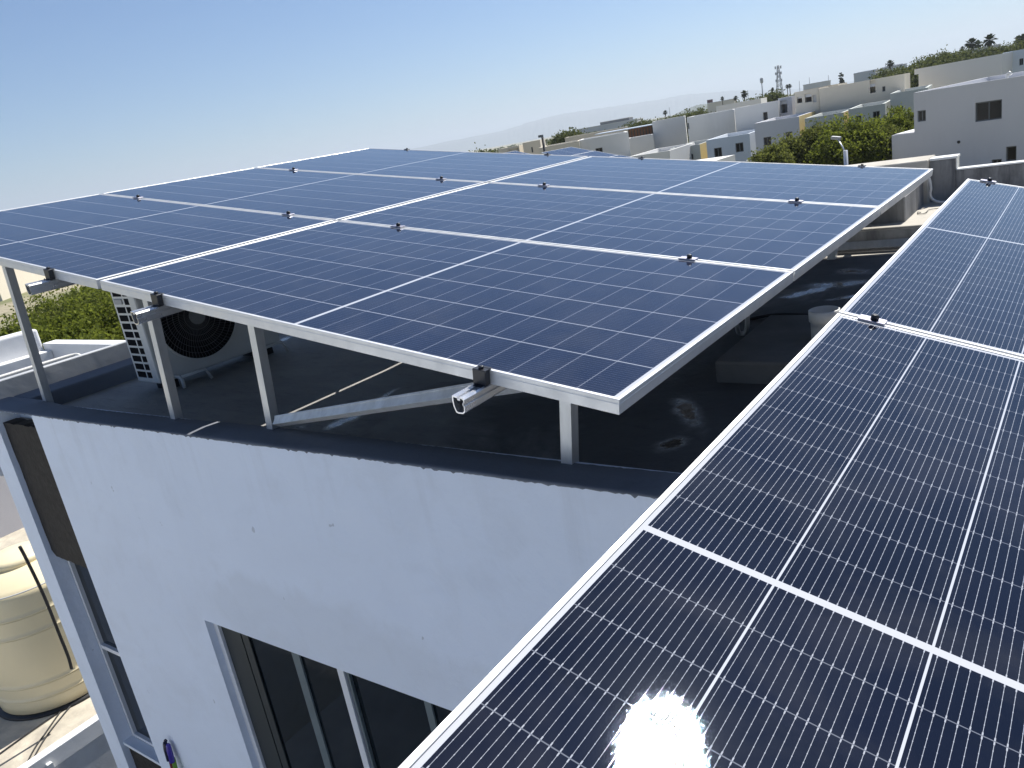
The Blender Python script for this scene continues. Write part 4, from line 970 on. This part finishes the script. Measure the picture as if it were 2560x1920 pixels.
# tall nearer belt behind the pale house
def belt(px, py, d, w_, label, seed):
    top = at_d(px, py, d); bl = []; r2 = random.Random(seed)
    for k in range(8):
        a = r2.uniform(0, 6.28); q = w_*r2.uniform(0.2, 0.8); bl.append(((q*math.cos(a), q*math.sin(a), top.z*r2.uniform(0.45, 0.82)), (w_*0.4, w_*0.4, top.z*0.2)))
    bl.append(((0, 0, top.z*0.75), (w_*0.45, w_*0.45, top.z*0.22)))
    return tree('belt_tree', (top.x, top.y, 0), top.z, bl, label, 'tree', M['leaf_far'], seed, 46, 34, 0.17, 0.45, 'trees along the skyline')
for k, (px, py, d, w_) in enumerate([(2275, 160, 120, 5), (2300, 150, 130, 6), (2330, 140, 135, 5), (2362, 133, 140, 6), (2392, 131, 150, 6), (2440, 126, 150, 6), (2490, 117, 150, 6), (2530, 107, 150, 7), (2560, 100, 150, 7), (2250, 168, 130, 5), (1900, 240, 130, 5), (1870, 246, 130, 5), (1690, 284, 135, 5), (1620, 298, 140, 5), (1410, 331, 110, 3.0), (1432, 327, 112, 3.0), (1225, 373, 110, 3.0)]):
    belt(px, py, d, w_, ['tree top behind the right end of the cream house', 'dark tree top left of the pale house overhang', 'tree top above the overhang corner of the pale house', 'rounded dark tree top above the pale house', 'tree top left of the palm pair', 'tree top below the palm pair', 'tree top under the tallest palm', 'tree top above the blue grey house', 'tree top at the right picture edge', 'olive tree top above the cream house end', 'green tree top below the thin mast', 'green tree top left of the thin mast', 'tree top left of the dark hill', 'tree top above the metal roof', 'left tree of the dark pair beyond the cream roofs', 'right tree of the dark pair beyond the cream roofs', 'low tree at the far left of the skyline'][k], 60+k)
# palms
def palm_proto():
    r = empty('palm_tree'); rr = random.Random(5)
    b = MB(); b.tube([(0, 0, 0), (0.1, 0, 4), (0.05, 0.05, 8.0)], [0.28, 0.22, 0.20], 8); b.build('trunk', M['trunk'], r)
    b = MB()
    for k in range(54):
        a = rr.uniform(0, 6.28); e = rr.uniform(-1.1, 1.35); L_ = rr.uniform(1.1, 1.7); d = Vector((math.cos(a)*math.cos(e), math.sin(a)*math.cos(e), math.sin(e)))
        sd = d.cross(Vector((0, 0, 1))).normalized()*0.32; c0 = Vector((0.05, 0.05, 8.1))
        v = [b.bm.verts.new(p) for p in (c0, c0+d*L_*0.6+sd, c0+d*L_+Vector((0, 0, -0.35)), c0+d*L_*0.6-sd)]; b.bm.faces.new(v)
    b.build('crown', M['palm'], r); return r
pp = palm_proto(); used = False
for (px, py, d, sc, lab) in [(2429, 106, 200, 1.0, 'left palm of the pair above the pale house'), (2446, 110, 215, 0.95, 'right palm of the pair above the pale house'), (2473.5, 97, 200, 1.05, 'tallest palm on the skyline, right of the palm pair'), (2225, 157, 220, 0.75, 'lone palm above the right end of the cream house'), (2405, 121, 260, 0.6, 'tiny palm left of the palm pair'),
        (2547, 98, 220, 0.9, 'round palm near the right picture edge'), (2560, 94, 210, 0.95, 'palm at the very right picture edge'), (1859.5, 233, 220, 0.8, 'dark palm left of the thin mast'), (1839, 244, 300, 0.7, 'small palm left of the dark palm'), (1806, 245, 320, 0.65, 'small palm above the red roofed building'), (1968, 215, 330, 0.65, 'left one of the two tiny palms right of the lattice tower'), (1974, 213.5, 330, 0.65, 'right one of the two tiny palms right of the lattice tower'), (1932, 222, 330, 0.6, 'tiny palm left of the lattice tower'), (1663, 280, 300, 0.7, 'tiny palm above the metal roof')]:
    c = pp if not used else copy_tree(pp); used = True
    P = at_d(px, py, d); s_ = sc; c.matrix_world = T(P.x, P.y, P.z - 8.3*s_) @ Matrix.Rotation(px, 4, 'Z') @ Matrix.Scale(s_, 4)
    tag(c, lab, 'palm', 'palms on the skyline')
# palms whose base would float get a ground-length trunk through their parent height (trunks run down behind the trees)
for o in [q for q in bpy.data.objects if q.name.startswith('palm_tree')]:
    z0 = o.matrix_world.translation.z
    if z0 > 0:
        b = MB(); k_ = o.matrix_world.to_scale().x; b.tube([(0, 0, -z0/k_), (0, 0, 0.05)], [0.3, 0.28], 8); b.build('lower_trunk', M['trunk'], o)
M['tower'] = plain('tower_steel', (0.30, 0.32, 0.34), 0.6)
# lattice tower and mast
P = at_d(1946.7, 163, 700); B0 = at_d(1949, 226, 700)
lt = empty('lattice_tower', T(B0.x, B0.y, 0)); tag(lt, 'grey lattice telecom tower on the skyline', 'tower')
b = MB(); Ht = P.z
def leg(z): return 2.6*(1 - 0.82*z/Ht)
for sx in (-1, 1):
    for sy in (-1, 1): b.tube([(sx*leg(z), sy*leg(z), z) for z in (0, Ht*0.5, Ht)], 0.32, 5)
N_ = 9
for k in range(N_):
    z0, z1 = Ht*k/N_, Ht*(k+1)/N_
    for (sx, sy, tx, ty) in ((-1, -1, 1, -1), (1, -1, -1, -1), (-1, 1, 1, 1), (1, -1, 1, 1), (-1, -1, -1, 1)): b.tube([(sx*leg(z0), sy*leg(z0), z0), (tx*leg(z1), ty*leg(z1), z1)], 0.16, 4)
b.build('lattice', M['tower'], lt)
for zf in (0.95, 0.80, 0.62, 0.40):
    b = MB()
    b.box((-2.6, -0.4, Ht*zf-1.0), (-1.7, 0.4, Ht*zf+1.0)); b.build('antenna', M['tower'], lt)
    b = MB(); b.box((1.6, -0.4, Ht*zf-1.2), (2.5, 0.4, Ht*zf+0.9)); b.build('antenna', M['tower'], lt)
P = at_d(1903.5, 194, 520); mt = empty('mast', T(P.x, P.y, 0)); tag(mt, 'thin mast with a round antenna cluster left of the lattice tower', 'mast')
b = MB(); b.tube([(0, 0, 0), (0, 0, P.z)], [0.45, 0.25], 8); b.build('pole', M['tower'], mt)
b = MB(); b.lathe([(0.5, P.z-3.2), (0.95, P.z-2.6), (0.95, P.z-0.6), (0.4, P.z)], n=10); b.build('antenna', M['tower'], mt)
for px, py, ph, d in ((2023, 193, 24, 500), (2071, 188, 22, 500), (1998, 202, 20, 520), (2214, 158, 22, 400), (1869, 226, 20, 420), (1673, 268, 16, 500)):
    P = at_d(px, py, d); o_ = MB(); o_.tube([(P.x, P.y, 0), (P.x, P.y, P.z)], 0.14, 5); o = o_.build('utility_pole', M['tower'])
    tag(o, {2023: 'thin utility pole right of the lattice tower', 2071: 'thin utility pole left of the cypress', 1998: 'faint pole close to the lattice tower', 2214: 'pole beside the lone palm', 1869: 'pole beside the dark palm', 1673: 'faint pole above the metal roof'}[px], 'pole', 'thin poles on the skyline')
# cypress
P = at_d(2103.8, 181, 260); r = empty('cypress', T(P.x, P.y, 0)); tag(r, 'slim dark cypress on the skyline', 'tree')
crown_mesh(90, [((0, 0, P.z*0.55), (0.55, 0.55, P.z*0.45))], 90, 14, 0.30, 0.16).build('crown', M['palm'], r); b = MB(); b.tube([(0, 0, 0), (0, 0, P.z*0.5)], 0.15, 6); b.build('trunk', M['trunk'], r)
# far buildings
def far_building(px, py, w_, d, mat, label, dep=10, rot=None, extra=None):
    P = at_d(px, py, d); r = empty('far_building', T(P.x, P.y, 0) @ Matrix.Rotation(R(House.HEAD), 4, 'Z')); tag(r, label, 'building', 'tiny buildings near the horizon')
    b = MB(); b.box((0, 0, 0), (w_, dep, P.z)); b.build('wall', mat, r)
    b = MB(); b.box((-0.1, -0.1, P.z+0.003), (w_+0.1, dep+0.1, P.z+0.25)); b.build('roof', M['h_roof'], r); return r
far_building(2136, 186, 5, 240, M['h_white'], 'tiny white house among the trees right of the cypress')
far_building(2146, 183, 5, 250, M['h_white'], 'second tiny white house beside the first, right of the cypress')
far_building(2205, 172, 5.5, 230, M['h_blue'], 'tiny bluish house left of the lone palm')
far_building(2212, 169, 4, 235, M['h_white'], 'tiny white house right under the lone palm')
far_building(2008, 214, 8, 320, M['h_white'], 'bright white shed on the horizon right of the lattice tower')
far_building(2046, 207.5, 4, 320, M['h_white'], 'small white shed between the lattice tower and the cypress')
fb = far_building(1768, 259.5, 13, 420, M['h_cream'], 'pinkish building with a dark red sign block on its roof')
b = MB(); zz = fb.children[0].dimensions.z; P = at_d(1768, 259.5, 420); b.box((0, 0.2, P.z+0.26), (2.6, 1.2, P.z+1.7)); b.build('sign_block', plain('dark_red_sign', (0.10, 0.02, 0.025), 0.6), fb)
far_building(1500, 307, 17, 480, plain('far_dark_block', (0.16, 0.17, 0.20), 0.8), 'long dark grey block on the horizon above the cream roofs')
far_building(1443, 325, 22, 300, M['h_grey'], 'low grey shed roofs behind the dark tree pair')
far_building(2420, 127, 6, 210, M['h_grey'], 'pale low house below the palm pair')

# ------------------------------------------------------------------ haze
hz = bpy.data.materials.new('haze_air'); hz.use_nodes = True; n = hz.node_tree.nodes; n.remove(n['Principled BSDF'])
v = n.new('ShaderNodeVolumePrincipled'); v.inputs['Color'].default_value = (0.80, 0.88, 0.97, 1); v.inputs['Density'].default_value = 1/5200; v.inputs['Anisotropy'].default_value = 0.2
hz.node_tree.links.new(v.outputs[0], n['Material Output'].inputs['Volume'])
b = MB(); b.box((-10500, -2800, -1.0), (4800, 10500, 300)); o = b.build('haze', hz); tag(o, kind='stuff')
